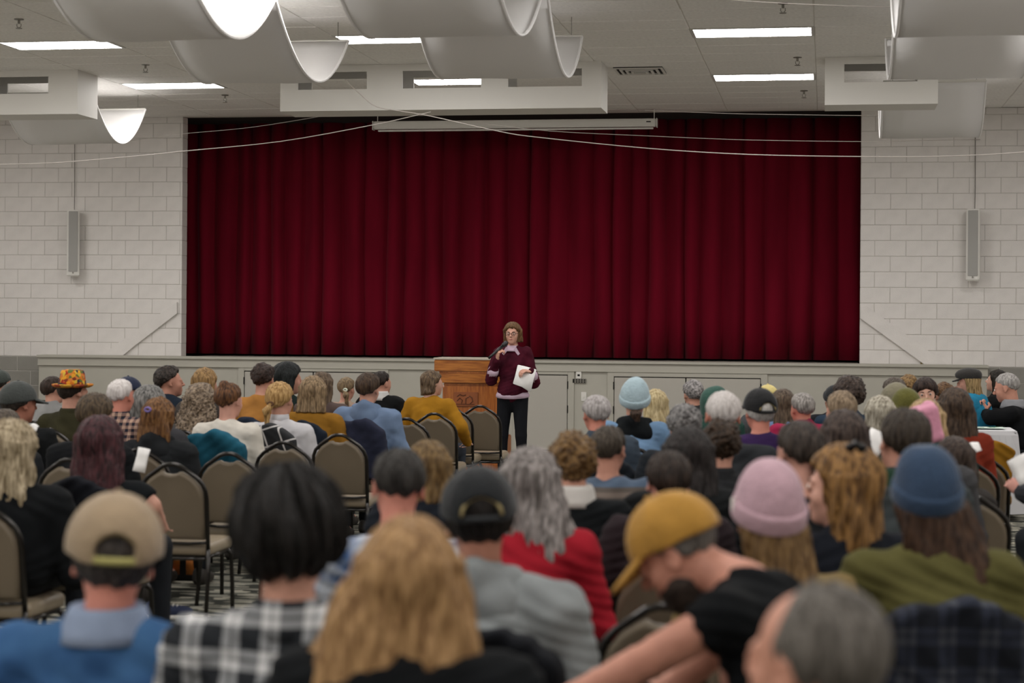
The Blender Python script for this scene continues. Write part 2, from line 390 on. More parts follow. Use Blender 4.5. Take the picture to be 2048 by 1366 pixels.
# the rest of the room shell
for nm, a, b in (('wall_side_left', (XL-.1, YB, 0), (XL, WY, CZ)), ('wall_side_right', (XR, YB, 0), (XR+.1, WY, CZ)), ('wall_back', (XL, YB-.1, 0), (XR, YB, CZ))):
    tag(MB().box(a, b).build(nm, m_block), 'painted wall of the hall out of view', kind='structure')
tag(MB().box((-10.1, WY+.2, CZ+.007), (1.7, 28.5, CZ+.15)).build('ceiling_stage', m_dark), 'unseen ceiling over the stage, made dark against bounced light', kind='structure')  # unseen; made dark so no light bounces onto the curtain top
for nm, a, b in (('wall_stage_back', (-10, 28.4, 0), (1.6, 28.5, 4.6)), ('wall_stage_left', (-10.1, WY+.2, 0), (-10, 28.5, 4.6)), ('wall_stage_right', (1.6, WY+.2, 0), (1.7, 28.5, 4.6))):  # unseen boxes added behind the curtain to stop light leaking
    tag(MB().box(a, b).build(nm, m_dark), 'unseen dark wall added behind the stage curtain to stop stray light', kind='structure')

# stage front with its doors
FY = 24.15; SX0, SX1 = -10.72, 2.03
st = MB().box((SX0, FY, 0), (SX1, WY+.0, ST-.015)).box((-8.78, WY, 0), (.44, 28.4, ST-.015)).build('trim_1', m_trim); tag(st, 'beige painted stage platform front', kind='structure')
lip = MB().box((SX0-.02, FY-.045, ST-.035), (SX1+.02, FY+.3, ST)).build('trim_2', m_trim, bevel=.004); tag(lip, 'beige rounded lip along the stage edge', kind='structure')
MB().box((SX0-.01, FY-.018, ST-.135), (SX1+.01, FY, ST-.035)).build('fascia_board', m_trim, st)
MB().box((SX0-.01, FY-.03, ST-.142), (SX1+.01, FY, ST-.130)).build('fascia_bead', m_trim, st)
m_door = mat('stage_door_paint', 'B1ADA4', .55)
def sdoor(nm, x0, x1, top, seams, hinge, lab):
    e = empty(nm, (x0, FY, 0), label=lab, kind='structure')
    fr = MB().box((-.085, -.02, 0), (0, 0, top+.07)).box((x1-x0, -.02, 0), (x1-x0+.085, 0, top+.07)).box((0, -.02, top), (x1-x0, 0, top+.07))
    fr.build('door_frame', m_trim, e, bevel=.003)
    MB().box((0, -.004, 0), (x1-x0, -.001, top)).build('shadow_gap', m_dark, e)
    xs = [0]+[s-x0 for s in seams]+[x1-x0]
    for a, b in zip(xs[:-1], xs[1:]):
        MB().box((a+.008, -.012, .01), (b-.008, -.003, top-.012)).build('door_panel', m_door, e, bevel=.002)
    for hx in hinge:
        for hz in (.87, .55, .2): MB().tube([(hx-x0, -.02, hz-.05), (hx-x0, -.02, hz+.05)], .008, 6).build('hinge', m_dark, e)
X = lambda px: at_y(px, 740, FY).x
sdoor('door_1', X(489), X(765), 1.005, [X(627)], [X(489)], 'beige double storage door in the stage front, left part')
sdoor('door_2', X(1040), X(1136), 1.005, [], [X(1136)], 'beige storage door in the stage front beside the speaker')
sdoor('door_3', X(1228), X(1522), .99, [X(1372)], [X(1228), X(1522)], 'beige double storage door in the stage front, right part')
# wall pieces on the stage front
e = empty('outlet_box', (X(1158), FY-.02, 1.0), label='small white square outlet box above a row of jacks on the stage front', cat='outlet')
MB().box((-.035, -.012, -.045), (.035, .02, .045)).build('plate', m_white, e, bevel=.004); MB().box((-.016, -.014, -.012), (.016, -.010, .014)).build('socket', m_dark, e)
e = empty('jack_panel', (X(1159), FY-.01, .925), label='narrow metal jack panel with black sockets under the outlet box', cat='panel')
MB().box((-.09, -.01, -.03), (.09, .01, .03)).build('plate', m_metal, e, bevel=.003)
for i in range(5):
    for j in (0, 1): MB().tube([(-.07+i*.035, -.012, -.013+j*.026), (-.07+i*.035, -.009, -.013+j*.026)], .010, 8).build('socket', m_dark, e)
e = empty('light_switch', (X(1168), FY, .72), label='white light switch plate on the stage front', cat='switch')
MB().box((-.035, -.01, -.06), (.035, 0, .06)).build('plate', m_white, e, bevel=.004); MB().box((-.008, -.02, -.015), (.008, -.008, .015)).build('toggle', m_white, e)
# diagonal boards fixed on the block walls
def board(nm, pts, lab):
    MB().prism(pts, WY-.045, WY-.002).build(nm, m_block, bevel=.003); tag(bpy.data.objects[nm], lab, 'board')
P = lambda px, py: (lambda v: (v.x, v.z))(at_y(px, py, WY-.04))
board('sloping_board', [P(354, 604), P(354, 627), P(270, 691), P(246, 711), P(205, 711), P(230, 690)], 'white painted board sloping down the block wall left of the curtain')
o_ = MB().prism([P(1721, 612), P(1733, 612), P(1906, 737), P(1857, 735), P(1721, 637)], WY-.045, WY-.002).build('sloping_board', m_block, bevel=.003)
tag(o_, 'white painted board sloping down the block wall right of the curtain', 'board')
e = empty('door_stop', (at_y(1843, 726, WY).x, WY, ST), label='small brass bracket under the right sloping board', cat='bracket')
MB().box((-.012, -.02, 0), (.012, 0, .07)).build('bracket_plate', mat('brass', '8A7A50', .4, metal=.6), e)

# curtain
m_velvet = mat('red_velvet', '690E20', .9, noise=.12, nscale=1.2, spec=.04, sheen=.05, bump=.25, bscale=6, stretch=(3, 3, .5))
def curtain(nm, x0, x1, lab, seed):
    rg = random.Random(seed); xs = []; ys = []; x = x0
    while x < x1:
        p = rg.uniform(.22, .34); A = rg.uniform(.10, .18); sh = rg.uniform(.3, .7)
        for i in range(14):
            t = i/14; xs.append(x+p*t); tt = t**(math.log(.5)/math.log(sh)); ys.append(-A*abs(math.sin(math.pi*tt))**.62)
        x += p
    V = []; F = []; zs = [ST+.015, ST+.6, ST+1.3, ST+2.0, ST+2.7, CZ+.1]; n = len(xs)
    for k, z in enumerate(zs):
        for i, (a, b) in enumerate(zip(xs, ys)):
            V.append((min(a+.012*math.sin(z*1.7+i*.11), x1+.05), 25.62+b*(1-.04*k)+.01*math.sin(z*2+a*3), z))
    for k in range(len(zs)-1):
        for i in range(n-1): F.append((k*n+i, k*n+i+1, (k+1)*n+i+1, (k+1)*n+i))
    o = pyd(nm, V, F, m_velvet, smooth=True); so = o.modifiers.new('t', 'SOLIDIFY'); so.thickness = .006
    return tag(o, lab, 'curtain')
curtain('stage_curtain', -9.7, -4.06, 'dark red velvet pleated stage curtain, left half', 3)
curtain('stage_curtain', -4.08, 1.2, 'dark red velvet pleated stage curtain, right half', 8)

# projection screen case
sx0, sx1 = at_y(748, 240, 24.2).x, at_y(1313, 240, 24.2).x
e = empty('projection_screen', (sx0, 24.2, 4.31), label='white roll-up projection screen case hanging before the curtain top', cat='screen')
W_ = sx1-sx0
MB().box((0, -.05, -.045), (W_, .05, .06)).build('case', m_white, e, bevel=.012)
MB().box((.06, -.02, -.075), (W_-.04, .02, -.055)).build('bottom_bar', m_white, e, bevel=.004)
for q in (0, 1):
    MB().box((-.012 if q == 0 else W_, -.055, -.055), (0 if q == 0 else W_+.012, .055, .065)).build('end_cap', m_white, e, bevel=.003)
    MB().tube([(.05 if q == 0 else W_-.03, 0, .06), (.05 if q == 0 else W_-.03, 0, .19)], .006, 6).build('hanger', m_white, e)
MB().box((W_-.13, -.053, .01), (W_-.07, -.048, .025)).build('badge', m_dark, e)

# column speakers on the walls
def column(px, pyt, lab, wire_top, tw):
    p = at_y(px, pyt, WY-.15); e = empty('wall_speaker', (p.x, WY-.15, p.z-.92), rotz=tw, label=lab, cat='speaker')
    MB().box((-.085, -.06, 0), (.085, .07, .92)).build('cabinet', m_white, e, bevel=.012)
    MB().box((-.062, -.068, .06), (.062, -.058, .90)).build('grille', mat('speaker_grille', 'A5A4A0', .8), e, bevel=.004)
    MB().tube([(0, -.069, .045), (0, -.064, .045)], .012, 10).build('badge', m_metal, e)
    MB().box((-.03, .07, .4), (.03, .14, .52)).build('wall_bracket', m_metal, e)
    MB().tube([(.01, .1, .9), (.012, .12, 1.2), (.005, .135, CZ-p.z+.9)], .005, 6).build('cord', mat('grey_cord', '6E6A64', .7), e)
column(147, 420, 'slim pale column speaker on the left block wall', 0, R(22))
column(1947, 418, 'slim pale column speaker on the right block wall', 0, R(-8))

# boxed soffits with slots
def soffit(x0, x1, slots, lab):
    e = empty('ceiling_box', (x0, 19.68, 4.0), label=lab, cat='box'); L = x1-x0; D = .58; h = CZ-4.0; t = .02
    for nm, y0 in (('front_panel', 0), ('back_panel', D-t)):
        mb = MB(); mb.box((0, y0, 0), (L, y0+t, .235)); mb.box((0, y0, .425), (L, y0+t, h)); xx = 0
        for a, b in slots+[(L, L)]:
            if a > xx: mb.box((xx, y0, .235), (a, y0+t, .425))
            xx = b
        mb.build(nm, m_white, e)
    MB().box((t*0, t, 0), (L, D-t, t)).build('bottom_panel', m_white, e)
    MB().box((0, t, t), (t, D-t, h)).build('end_panel', m_white, e); MB().box((L-t, t, t), (L, D-t, h)).build('end_panel', m_white, e)
    return e
soffit(-11.0, -8.30, [(.3, 1.0), (1.6, 2.35)], 'white slotted ceiling box at the left')
e = soffit(-5.94, -2.38, [(.2, .98), (1.38, 2.25), (2.55, 3.35)], 'long white slotted ceiling box before the curtain')
soffit(-.02, 1.14, [(.2, .95)], 'short white slotted ceiling box at the right')
for x0 in (-5.55,):
    pv = empty('ceiling_motor', (-5.15, 19.98, 4.12), label='small tan hoist motor inside the left slot of the long ceiling box', cat='motor')
    MB().box((-.09, -.06, .0), (.07, .06, .08)).build('motor_body', mat('tan_motor', '8F866C', .5), pv, bevel=.01)
    MB().tube([(.07, 0, .04), (.13, 0, .07), (.18, 0, .02)], .012, 6).build('elbow', m_dark, pv); MB().tube([(.25, 0, .18), (.30, -.02, .1), (.31, 0, .0)], .006, 6).build('cable', m_dark, pv)
    MB().box((-.10, -.08, -.1), (.08, .08, .0)).build('mount', m_white, pv)

# hanging fabric drapes (acoustic swags)
def swag(x0, x1, y0, y1, sag, lab, top=4.32):
    n = 22; t = .012; D = y1-y0
    V = []; F = []; cols = 5
    prof = [(y0+D*i/n, top-sag*(1-(2*i/n-1)**2)) for i in range(n+1)]
    for k in range(cols):
        x = x0+(x1-x0)*k/(cols-1)
        for (y, z) in prof: V.append((x, y, z+(.006*math.sin(k*1.3+y*4) if 0 < k < cols-1 else 0)))
    for k in range(cols-1):
        for i in range(n): F.append((k*(n+1)+i, (k+1)*(n+1)+i, (k+1)*(n+1)+i+1, k*(n+1)+i+1))
    e = empty('ceiling_drape', (0, 0, 0), label=lab, cat='drape')
    o = pyd('fabric', V, F, m_fab, e, smooth=True); so = o.modifiers.new('t', 'SOLIDIFY'); so.thickness = t; so.offset = 0
    for x in (x0, x1): MB().tube([(x, y, z) for y, z in prof], .012, 6).build('edge_hem', m_fab, e)
    for y in (y0, y1):
        MB().tube([(x0, y, top), (x1, y, top)], .016, 6).build('hanging_bar', m_white, e)
        for x in (x0+.1, x1-.1): MB().tube([(x, y, top), (x, y, CZ+.01)], .004, 5).build('wire', m_metal, e)
swag(-5.48, -4.40, 12.08, 14.44, .5, 'white sagging fabric drape at upper left, nearer one')
swag(-5.44, -4.42, 14.48, 16.82, .52, 'white sagging fabric drape at upper left, farther one')
swag(-3.40, -2.25, 12.20, 14.60, .49, 'white sagging fabric drape at upper centre, nearer one')
swag(-3.32, -2.21, 14.66, 16.80, .5, 'white sagging fabric drape at upper centre, farther one')
swag(-9.55, -8.40, 20.36, 22.05, .50, 'white sagging fabric drape behind the left ceiling box')
swag(.50, 1.9, 12.5, 15.0, .5, 'white sagging fabric drape at the upper right corner')
swag(.53, 1.64, 15.05, 17.3, .5, 'white sagging fabric drape at right, in front of the short ceiling box')
swag(.60, 1.68, 20.36, 22.0, .52, 'white sagging fabric drape at right, behind the short ceiling box')

# loose white cables slung across the hall
def cable(pts, Y, lab, r=.005, end=None):
    P_ = [at_y(x, y, Y) for x, y in pts]
    if end: P_.append(at_y(*end))
    # smooth
    Q = []
    for i in range(len(P_)-1):
        a = P_[max(i-1, 0)]; b = P_[i]; c = P_[i+1]; d = P_[min(i+2, len(P_)-1)]
        for t in (0, .25, .5, .75): Q.append(.5*((2*b)+(c-a)*t+(2*a-5*b+4*c-d)*t*t+(3*b-a-3*c+d)*t**3))
    Q.append(P_[-1]); o = MB().tube(Q, r, 6).build('hanging_cable', m_cable, smooth=True); tag(o, lab, 'cable')
cable([(-160, 330), (75, 327), (250, 314), (370, 302), (560, 283), (745, 250), (835, 230), (862, 224)], 19.6, 'white cable sagging from the long ceiling box toward the left wall')
cable([(688, 158), (722, 190), (752, 213), (800, 222), (860, 232), (1000, 263), (1080, 275), (1300, 297), (1500, 309), (1718, 313), (1900, 312), (2048, 304), (2200, 288)], 19.5, 'white cable sagging from the long ceiling box far to the right')
cable([(960, 246), (1100, 262), (1300, 272), (1500, 280), (1718, 283), (1800, 282)], 23.0, 'thin cable before the curtain, middle one of the right side', .004, (1960, 279, WY))
cable([(1290, 221), (1400, 225), (1500, 228), (1718, 231), (1770, 230)], 22.8, 'thin cable before the curtain, topmost at the right', .004, (1860, 227, WY))
cable([(640, 233), (500, 255), (370, 267), (330, 272)], 23.0, 'thin cable before the curtain top at the left', .003, (240, 284, WY))
cable([(1380, -6), (1560, 6), (1780, 14), (2048, 17), (2200, 18)], 15.5, 'white cable close under the ceiling at the upper right', .004)

# sprinklers and vents
for px, py, l_ in ((38, 38, 'over the left drape, nearest the corner'), (291, 129, 'between the two left light panels'), (450, 190, 'right of the left light panel'), (1566, 6, 'at the top right of the picture'), (1595, 114, 'between the two right light panels'), (1608, 181, 'below the right light panels')):
    d = ray(px, py); t = (CZ-EYE)/d.z; p = Vector((0, 0, EYE))+d*t
    e = empty('sprinkler', (p.x, p.y, CZ), label='small ceiling sprinkler '+l_, cat='sprinkler')
    MB().lathe([(.045, 0), (.045, -.008), (.012, -.012), (.012, -.045)], 12).build('escutcheon', m_metal, e)
    MB().tube([(-.02, 0, -.045), (-.02, 0, -.07), (0, 0, -.085), (.02, 0, -.07), (.02, 0, -.045)], .004, 5).lathe([(.03, -.085), (.03, -.09)], 10).build('deflector', m_metal, e)
for px, py, l_, n_ in ((1280, 140, 'grey slotted air vent in the ceiling right of the long box', .5), (2075, 143, 'grey slotted air vent in the ceiling at the right edge', .5)):
    d = ray(px, py); t = (CZ-EYE)/d.z; p = Vector((0, 0, EYE))+d*t
    e = empty('ceiling_vent', (p.x, p.y, CZ), label=l_, cat='vent')
    MB().box((-.27, -.27, -.012), (.27, .27, -.002)).build('backing', m_dark, e)
    for i in range(4):
        s_ = .27-i*.06
        mb = MB()
        for a, b in (((-s_, -s_), (s_, -s_+.025)), ((-s_, s_-.025), (s_, s_)), ((-s_, -s_+.025), (-s_+.025, s_-.025)), ((s_-.025, -s_+.025), (s_, s_-.025))):
            mb.box((a[0], a[1], -.022-i*.004), (b[0], b[1], -.008))
        mb.build('louvre', m_white, e)

# lectern
m_wood = mat('lectern_oak', '8E4F1C', .35, nscale=5, col2='B4702C', stretch=(1, 1, 12), spec=.5)
m_wood2 = mat('lectern_oak_panel', '8E4C1C', .4, nscale=7, col2='AC662A', stretch=(7, 7, .8), spec=.5)
lx0, lx1 = -4.39, -3.50; lc = (lx0+lx1)/2
e = empty('lectern', (lc, 20.6, 0), label='large wooden bow-fronted lectern with a carved emblem beside the speaker', cat='lectern')
def bow(w, d, bl): # outline with bowed front
    n = 12; return [(-w+2*w*i/n, -bl*(1-(2*i/n-1)**2)) for i in range(n+1)]+[(w, d), (-w, d)]
HW = (lx1-lx0)/2
MB().prism(bow(HW, .5, .10), 1.265, 1.285, 'z').build('top_board', mat('lectern_top', 'BDB4A6', .4), e, bevel=.004)
MB().prism(bow(HW-.01, .48, .095), 1.13, 1.265, 'z').build('upper_band', m_wood, e, bevel=.01)
MB().prism(bow(HW-.07, .46, .085), 1.115, 1.13, 'z').build('molding', m_wood2, e)
MB().prism(bow(HW-.06, .46, .09), 1.0, 1.115, 'z').build('middle_band', m_wood, e, bevel=.01)
MB().prism(bow(HW-.12, .44, .06), .97, 1.0, 'z').build('molding', m_wood2, e, bevel=.008)
MB().prism(bow(HW-.11, .44, .06), .22, .97, 'z').build('body_panel', m_wood2, e, bevel=.006)
MB().prism(bow(HW-.06, .46, .08), .10, .40, 'z').build('plinth_band', m_wood2, e, bevel=.01)
MB().prism(bow(HW-.02, .48, .09), 0, .10, 'z').build('plinth', m_wood2, e, bevel=.01)
m_carve = mat('carving_brown', '5E3014', .6)
MB().box((-.19, -.075, .74), (.09, -.05, .90)).build('emblem_block', mat('emblem_block', '8A4B22', .5, noise=.1), e, bevel=.006)
cv = MB()
cv.tube([(-.15, -.078, .85), (-.12, -.078, .875), (-.08, -.078, .86), (-.05, -.078, .87)], .006, 5)
cv.tube([(-.15, -.078, .80), (-.12, -.078, .835), (-.09, -.078, .81), (-.10, -.078, .775)], .006, 5)
cv.tube([(-.05, -.078, .77), (-.05, -.078, .83), (-.02, -.078, .845)], .006, 5)
cv.tube([(.0, -.078, .77), (.03, -.078, .80), (.02, -.078, .84), (-.01, -.078, .86)], .006, 5)
cv.tube([(-.16, -.078, .765), (.05, -.078, .765)], .004, 5)
cv.build('carved_emblem', m_carve, e)

# ================================================ CHAIRS
m_ups = mat('taupe_vinyl', '685D4D', .5, noise=.03, nscale=3, spec=.4)
m_seat = mat('taupe_vinyl_lit', '8C7F6B', .34, spec=.6)  # same taupe vinyl, lighter: the highlight on the seats is put into the colour
m_frame = mat('dark_bronze_tube', '201D1A', .22, metal=.5, spec=.7)
cy = lambda z: -.20-.08*max(0, (z-.44))/.47
def build_chair():
    e = empty('banquet_chair', (0, 0, 0))
    half = [(.186, .44), (.19, .60), (.192, .72), (.188, .765), (.172, .805), (.14, .84), (.09, .875), (.05, .902), (.02, .912)]
    path = [(-x, z) for x, z in half]+[(x, z) for x, z in reversed(half)]
    MB().tube([(x, cy(z), z) for x, z in path], .0125, 10).build('back_frame', m_frame, e, smooth=True)
    # padded back with the hand hole under the crest
    h2 = [(.172, .495), (.176, .60), (.178, .72), (.172, .76), (.156, .795), (.125, .832), (.085, .858), (.062, .871), (.048, .872), (.032, .862), (.0, .858)]
    out = [(x, z) for x, z in h2]+[(-x, z) for x, z in reversed(h2[:-1])]
    n = len(out); V = []; F = []
    for ins, off in ((.012, -.024), (0, -.012), (0, .014), (.012, .026)):
        for x, z in out: V.append((x*(1-ins/.19), cy(z)+off, z+(-ins if z > .7 else ins*.8)))
    for k in range(3):
        for i in range(n): F.append((k*n+i, k*n+(i+1) % n, (k+1)*n+(i+1) % n, (k+1)*n+i))
    for k, base, off, bu in ((0, 0, -.024, -.004), (3, 3*n, .026, .010)):
        prev = base
        for fq in (.88, .66, .4, .16):
            nb = len(V)
            for x, z in out: zz_ = .67+(z-.67)*fq; V.append((x*fq, cy(zz_)+off+bu*(1-fq*fq), zz_))
            for i in range(n):
                q = (prev+i, prev+(i+1) % n, nb+(i+1) % n, nb+i); F.append(q if k else q[::-1])
            prev = nb
        F.append(tuple(range(prev, prev+n)) if k else tuple(range(prev+n-1, prev-1, -1)))
    o = MB().add(V, F).build('backrest', m_ups, e, smooth=True)
    # seat
    F_ = Field(axis(-.25, .25, .018), axis(-.25, .30, .018), axis(.36, .50, .012))
    def sf(x, y, z):
        q = [np.abs(x)-.16, np.abs(y-.02)-.17, np.abs(z-.435)-.005]; r = .035
        return np.sqrt(sum(np.maximum(a, 0)**2 for a in q))+np.minimum(np.maximum(np.maximum(q[0], q[1]), q[2]), 0)-r
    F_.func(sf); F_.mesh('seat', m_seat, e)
    MB().box((-.17, -.17, .385), (.17, .19, .40)).build('seat_pan', m_frame, e)
    for sx in (-1, 1):
        MB().tube([(sx*.186, cy(.44), .44), (sx*.19, -.205, .30), (sx*.195, -.27, 0)], .0125, 8).build('leg', m_frame, e, smooth=True)
        MB().tube([(sx*.18, .15, .40), (sx*.192, .185, .36), (sx*.195, .20, .2), (sx*.197, .205, 0)], .0125, 8).build('leg', m_frame, e, smooth=True)
        MB().tube([(sx*.186, -.2, .395), (sx*.18, .16, .395)], .011, 8).build('side_rail', m_frame, e, smooth=True)
    MB().tube([(-.188, -.195, .385), (-.07, -.19, .385), (.07, -.19, .385), (.188, -.195, .385)], .010, 8).build('cross_rail', m_frame, e, smooth=True)
    MB().tube([(-.185, cy(.5), .478), (-.08, cy(.5), .47), (.08, cy(.5), .47), (.185, cy(.5), .478)], .009, 8).build('back_rail', m_frame, e, smooth=True)
    return e
chair0 = build_chair(); chair_kids = list(chair0.children); used0 = [False]
def place_chair(x, y, rz, label, group=None):
    if not used0[0]: used0[0] = True; r_ = chair0
    else:
        r_ = chair0.copy(); C.objects.link(r_)
        for ch in chair_kids: c_ = ch.copy(); C.objects.link(c_); c_.parent = r_
    r_.location = (x, y, 0); r_.rotation_euler.z = rz; tag(r_, label, 'chair', group); return r_
def chair_px(px, py, label, rz=0, wrel=1, h=.80):
    # back crest at this pixel
    s = (py-640-(px-1024)*RO)/h; p = at_s(px, py, s); c_, s_ = math.cos(rz), math.sin(rz); yy = .28
    return place_chair(p.x-s_*yy, p.y+c_*yy, rz, label, 'banquet chairs in rows')

# ================================================ PEOPLE
def rz(a): c, s = math.cos(a), math.sin(a); return np.array([[c, -s, 0], [s, c, 0], [0, 0, 1]])
def rx(a): c, s = math.cos(a), math.sin(a); return np.array([[1, 0, 0], [0, c, -s], [0, s, c]])
def ry(a): c, s = math.cos(a), math.sin(a); return np.array([[c, 0, s], [0, 1, 0], [-s, 0, c]])

def head_prims(F, fem=False):
    F.ell((0, -.012, .028), (.075, .093, .083), .02)
    F.ell((0, .030, -.038), (.055 if fem else .059, .060, .074), .03)
    F.ell((0, .068, -.088), (.020, .018, .018), .022)
    F.ell((0, .078, .020), (.046, .014, .010), .015)
    for s in (-1, 1):
        F.ell((s*.034, .058, -.026), (.022, .022, .022), .02)
        F.ell((s*.031, .096, .004), (.016, .012, .011), .010, 's')
        F.ell((s*.031, .083, .004), (.013, .010, .010), .004)
        F.ell((s*.077, -.006, -.006), (.008, .019, .031), .006, Rl=rz(-s*.35)@rx(.15))
        F.ell((s*.084, .0, -.004), (.005, .010, .017), .006, 's')
    F.cap((0, .090, .010), (0, .110, -.020), .007, .010, .010)
    F.ell((0, .101, -.026), (.016, .012, .008), .008)
    F.ell((0, .086, -.054), (.022, .010, .006), .006); F.ell((0, .084, -.065), (.018, .010, .007), .005)
    F.ell((0, .097, -.0585), (.020, .006, .0018), .003, 's')

def hand_prims(F, wr, d, n, curl=.5, k=1., spread=0, thumb=1):
    """five-fingered hand from the wrist along d, palm facing n"""
    d = np.array(d, float); d /= np.linalg.norm(d); n = np.array(n, float); n -= d*(n@d); n /= np.linalg.norm(n); s = np.cross(d, n)*thumb
    wr = np.array(wr, float); M_ = np.stack([s, d, n], 1)
    F.ell(wr+d*.052*k, (.040*k, .052*k, .015*k), .014, Rl=M_)
    for i in range(4):
        o = (-.030+.020*i)*k; L = (.034, .042, .045, .038)[3-i]*k if thumb < 0 else (.034, .042, .045, .038)[i]*k
        p = wr+d*.088*k+s*o; a = curl; r = .0088*k
        for j in range(3):
            ang = a*(j+1)*.85; q = p+(d*math.cos(ang)+n*math.sin(ang)+s*spread*(i-1.5)*.1)*L*(1, .75, .6)[j]
            F.cap(p, q, r, r*.92, .004); p = q; r *= .93
    b = wr+d*.028*k+s*.030*k; m_ = b+(s*.8+d*.55+n*.35)*.035*k; t = m_+(d*.85+n*.55)*.03*k
    F.cap(b, m_, .013*k, .011*k, .008); F.cap(m_, t, .0105*k, .009*k, .004)

class Person: pass
def person(loc, yaw, zt, desc, s=300, kk=None, fem=False, skin_c='C08E7A', head_yaw=0, head_pitch=0, head_roll=0, lean=.03, side=0, wide=1.,
           arms='lap', top=('sweater', '333333'), pants='23252A', shoe='2A2520', hair=('short', '3A2A1E', '5A422E'), hat=None, extra=(), shin=None, face=False, group='seated audience', body_s=None, shoe_dx=0, stand=False, hfwd=0, sleeve=.62, nup=0):
    P = Person(); k = kk or min(1.08, max(.9, (zt-.46)/.86)); P.k = k
    root = empty('person', loc, yaw, label=desc, cat='person', group=group); P.root = root
    zn = zt-.247*k+nup; zs = zt-.325*k+nup; hipz = .56 if not stand else .93*k
    ln = lean; hy = ln*1.25; P.zn = zn
    neck = np.array([side*.8, ln, zn]); Rh = rz(head_yaw)@ry(head_roll)@rx(head_pitch)
    piv = neck+np.array([side*.1, .012, .055*k]); hc = piv+Rh@(np.array([0, .012, .108])*k)+np.array([0, hfwd, 0]); P.hc = hc; P.Rh = Rh
    # keep the top of the head at zt
    dz = zt-(hc[2]+.111*k*max(.8, math.cos(head_pitch))); hc = hc+np.array([0, 0, dz]); P.hc = hc
    sh = [np.array([sx*.172*k*wide+side*.7, ln*.85, zs]) for sx in (-1, 1)]
    ch = np.array([side*.5, ln*.5-.005, zs-.14*k])
    if arms == 'lap': el = [np.array([sx*.245*k*wide, ln*.4+.06, zs-.27*k]) for sx in (-1, 1)]; wrs = [np.array([sx*.09, .30, .665]) for sx in (-1, 1)]
    elif arms == 'cross': el = [np.array([sx*.25*k*wide, ln*.5+.09, zs-.25*k]) for sx in (-1, 1)]; wrs = [np.array([sx*-.06, .20+ln, zs-.22*k]) for sx in (-1, 1)]
    elif arms == 'paper': el = [np.array([sx*.23*k*wide, .10, zs-.25*k]) for sx in (-1, 1)]; wrs = [np.array([sx*.13, .36, zs-.20*k]) for sx in (-1, 1)]
    elif arms == 'hang': el = [np.array([sx*.23, 0, zs-.28*k]) for sx in (-1, 1)]; wrs = [np.array([sx*.25, .04, zs-.52*k]) for sx in (-1, 1)]
    else: el, wrs = [np.array(v, float) for v in arms[0]], [np.array(v, float) for v in arms[1]]
    hd = [None, None] if isinstance(arms, str) or len(arms) < 3 else arms[2]
    P.sh, P.el, P.wr = sh, el, wrs
    if stand:
        hips = [np.array([sx*.085*k, 0, hipz-.03]) for sx in (-1, 1)]; kn = [np.array([sx*.105*k, .03, .50*k]) for sx in (-1, 1)]; an = [np.array([sx*.115*k, -.01, .09]) for sx in (-1, 1)]
    else:
        hips = [np.array([sx*.085*k, .02, .555]) for sx in (-1, 1)]; kn = [np.array([sx*(.11+shoe_dx)*k, .46*k, .545]) for sx in (-1, 1)]; an = [np.array([sx*(.12+shoe_dx)*k, .44*k, .09]) for sx in (-1, 1)]
    hf = min(.011, max(.0055, 3.4/s)); cf = .026 if s < 900 else .02
    fx = [(hc[0]-.115, hc[0]+.115, hf)]; fy = [(hc[1]-.13, hc[1]+.15, hf)]; fz = [(hc[2]-.15*k, zt+.02, hf)]
    if not isinstance(arms, str) and len(arms) > 3:
        for (cx_, cy_, cz_, rr, h_) in arms[3]: fx.append((cx_-rr, cx_+rr, h_)); fy.append((cy_-rr, cy_+rr, h_)); fz.append((cz_-rr, cz_+rr, h_))
    else: fy.append((.30, .46, .013)); fz.append((.60, .70, .013)); fx.append((-.14, .14, .014))
    allp = np.array(sh+el+wrs+hips+kn+an+[hc]); lo = allp.min(0)-.22; hi = allp.max(0)+.22; lo[2] = -.02; hi[2] = zt+.06
    B = Field(axis(lo[0], hi[0], cf, fx), axis(lo[1], hi[1], cf, fy), axis(lo[2], hi[2], cf, fz))
    # torso, arms, legs of the one body surface
    B.ell((0, .0, hipz+.02), (.155*k, .105, .12), .04)
    B.cap((0, .0, hipz+.03), tuple(ch), .105, .115*k, .06)
    B.ell(tuple(ch+np.array([0, .01, .02])), (.15*k, .098*k, .17*k), .05)
    B.cap(tuple(neck-np.array([0, .012, .03])), tuple(hc+Rh@np.array([0, -.028, -.05])*k), .054*k, .050*k, .03)
    for i in (0, 1):
        B.cap(tuple(neck-np.array([0, .01, .045])), tuple(sh[i]), .055*k, .048*k, .04)
        B.cap(tuple(sh[i]), tuple(el[i]), .050*k, .038*k, .03); B.cap(tuple(el[i]), tuple(wrs[i]), .038*k, .026*k, .015)
        B.cap(tuple(hips[i]), tuple(kn[i]), .078, .054, .03); B.cap(tuple(kn[i]), tuple(an[i]+np.array([0, 0, .02])), .052, .036, .02)
        B.cap(tuple(an[i]), tuple(an[i]+np.array([0, .13, -.045])), .036, .028, .02)
        if hd[i] is not None: hand_prims(B, wrs[i], *hd[i][:2], k=k*.98, curl=hd[i][2], thumb=hd[i][3], spread=hd[i][4] if len(hd[i]) > 4 else 0)
        else:
            sx = (-1, 1)[i]; hand_prims(B, wrs[i], (-sx*.55, .8, -.12), (0, 0, -1), k=.95, curl=.35, thumb=-sx)
    B.frame(hc, Rh, k); head_prims(B, fem); B.frame()
    body = B.mesh('body', skin(skin_c), root); P.body = body
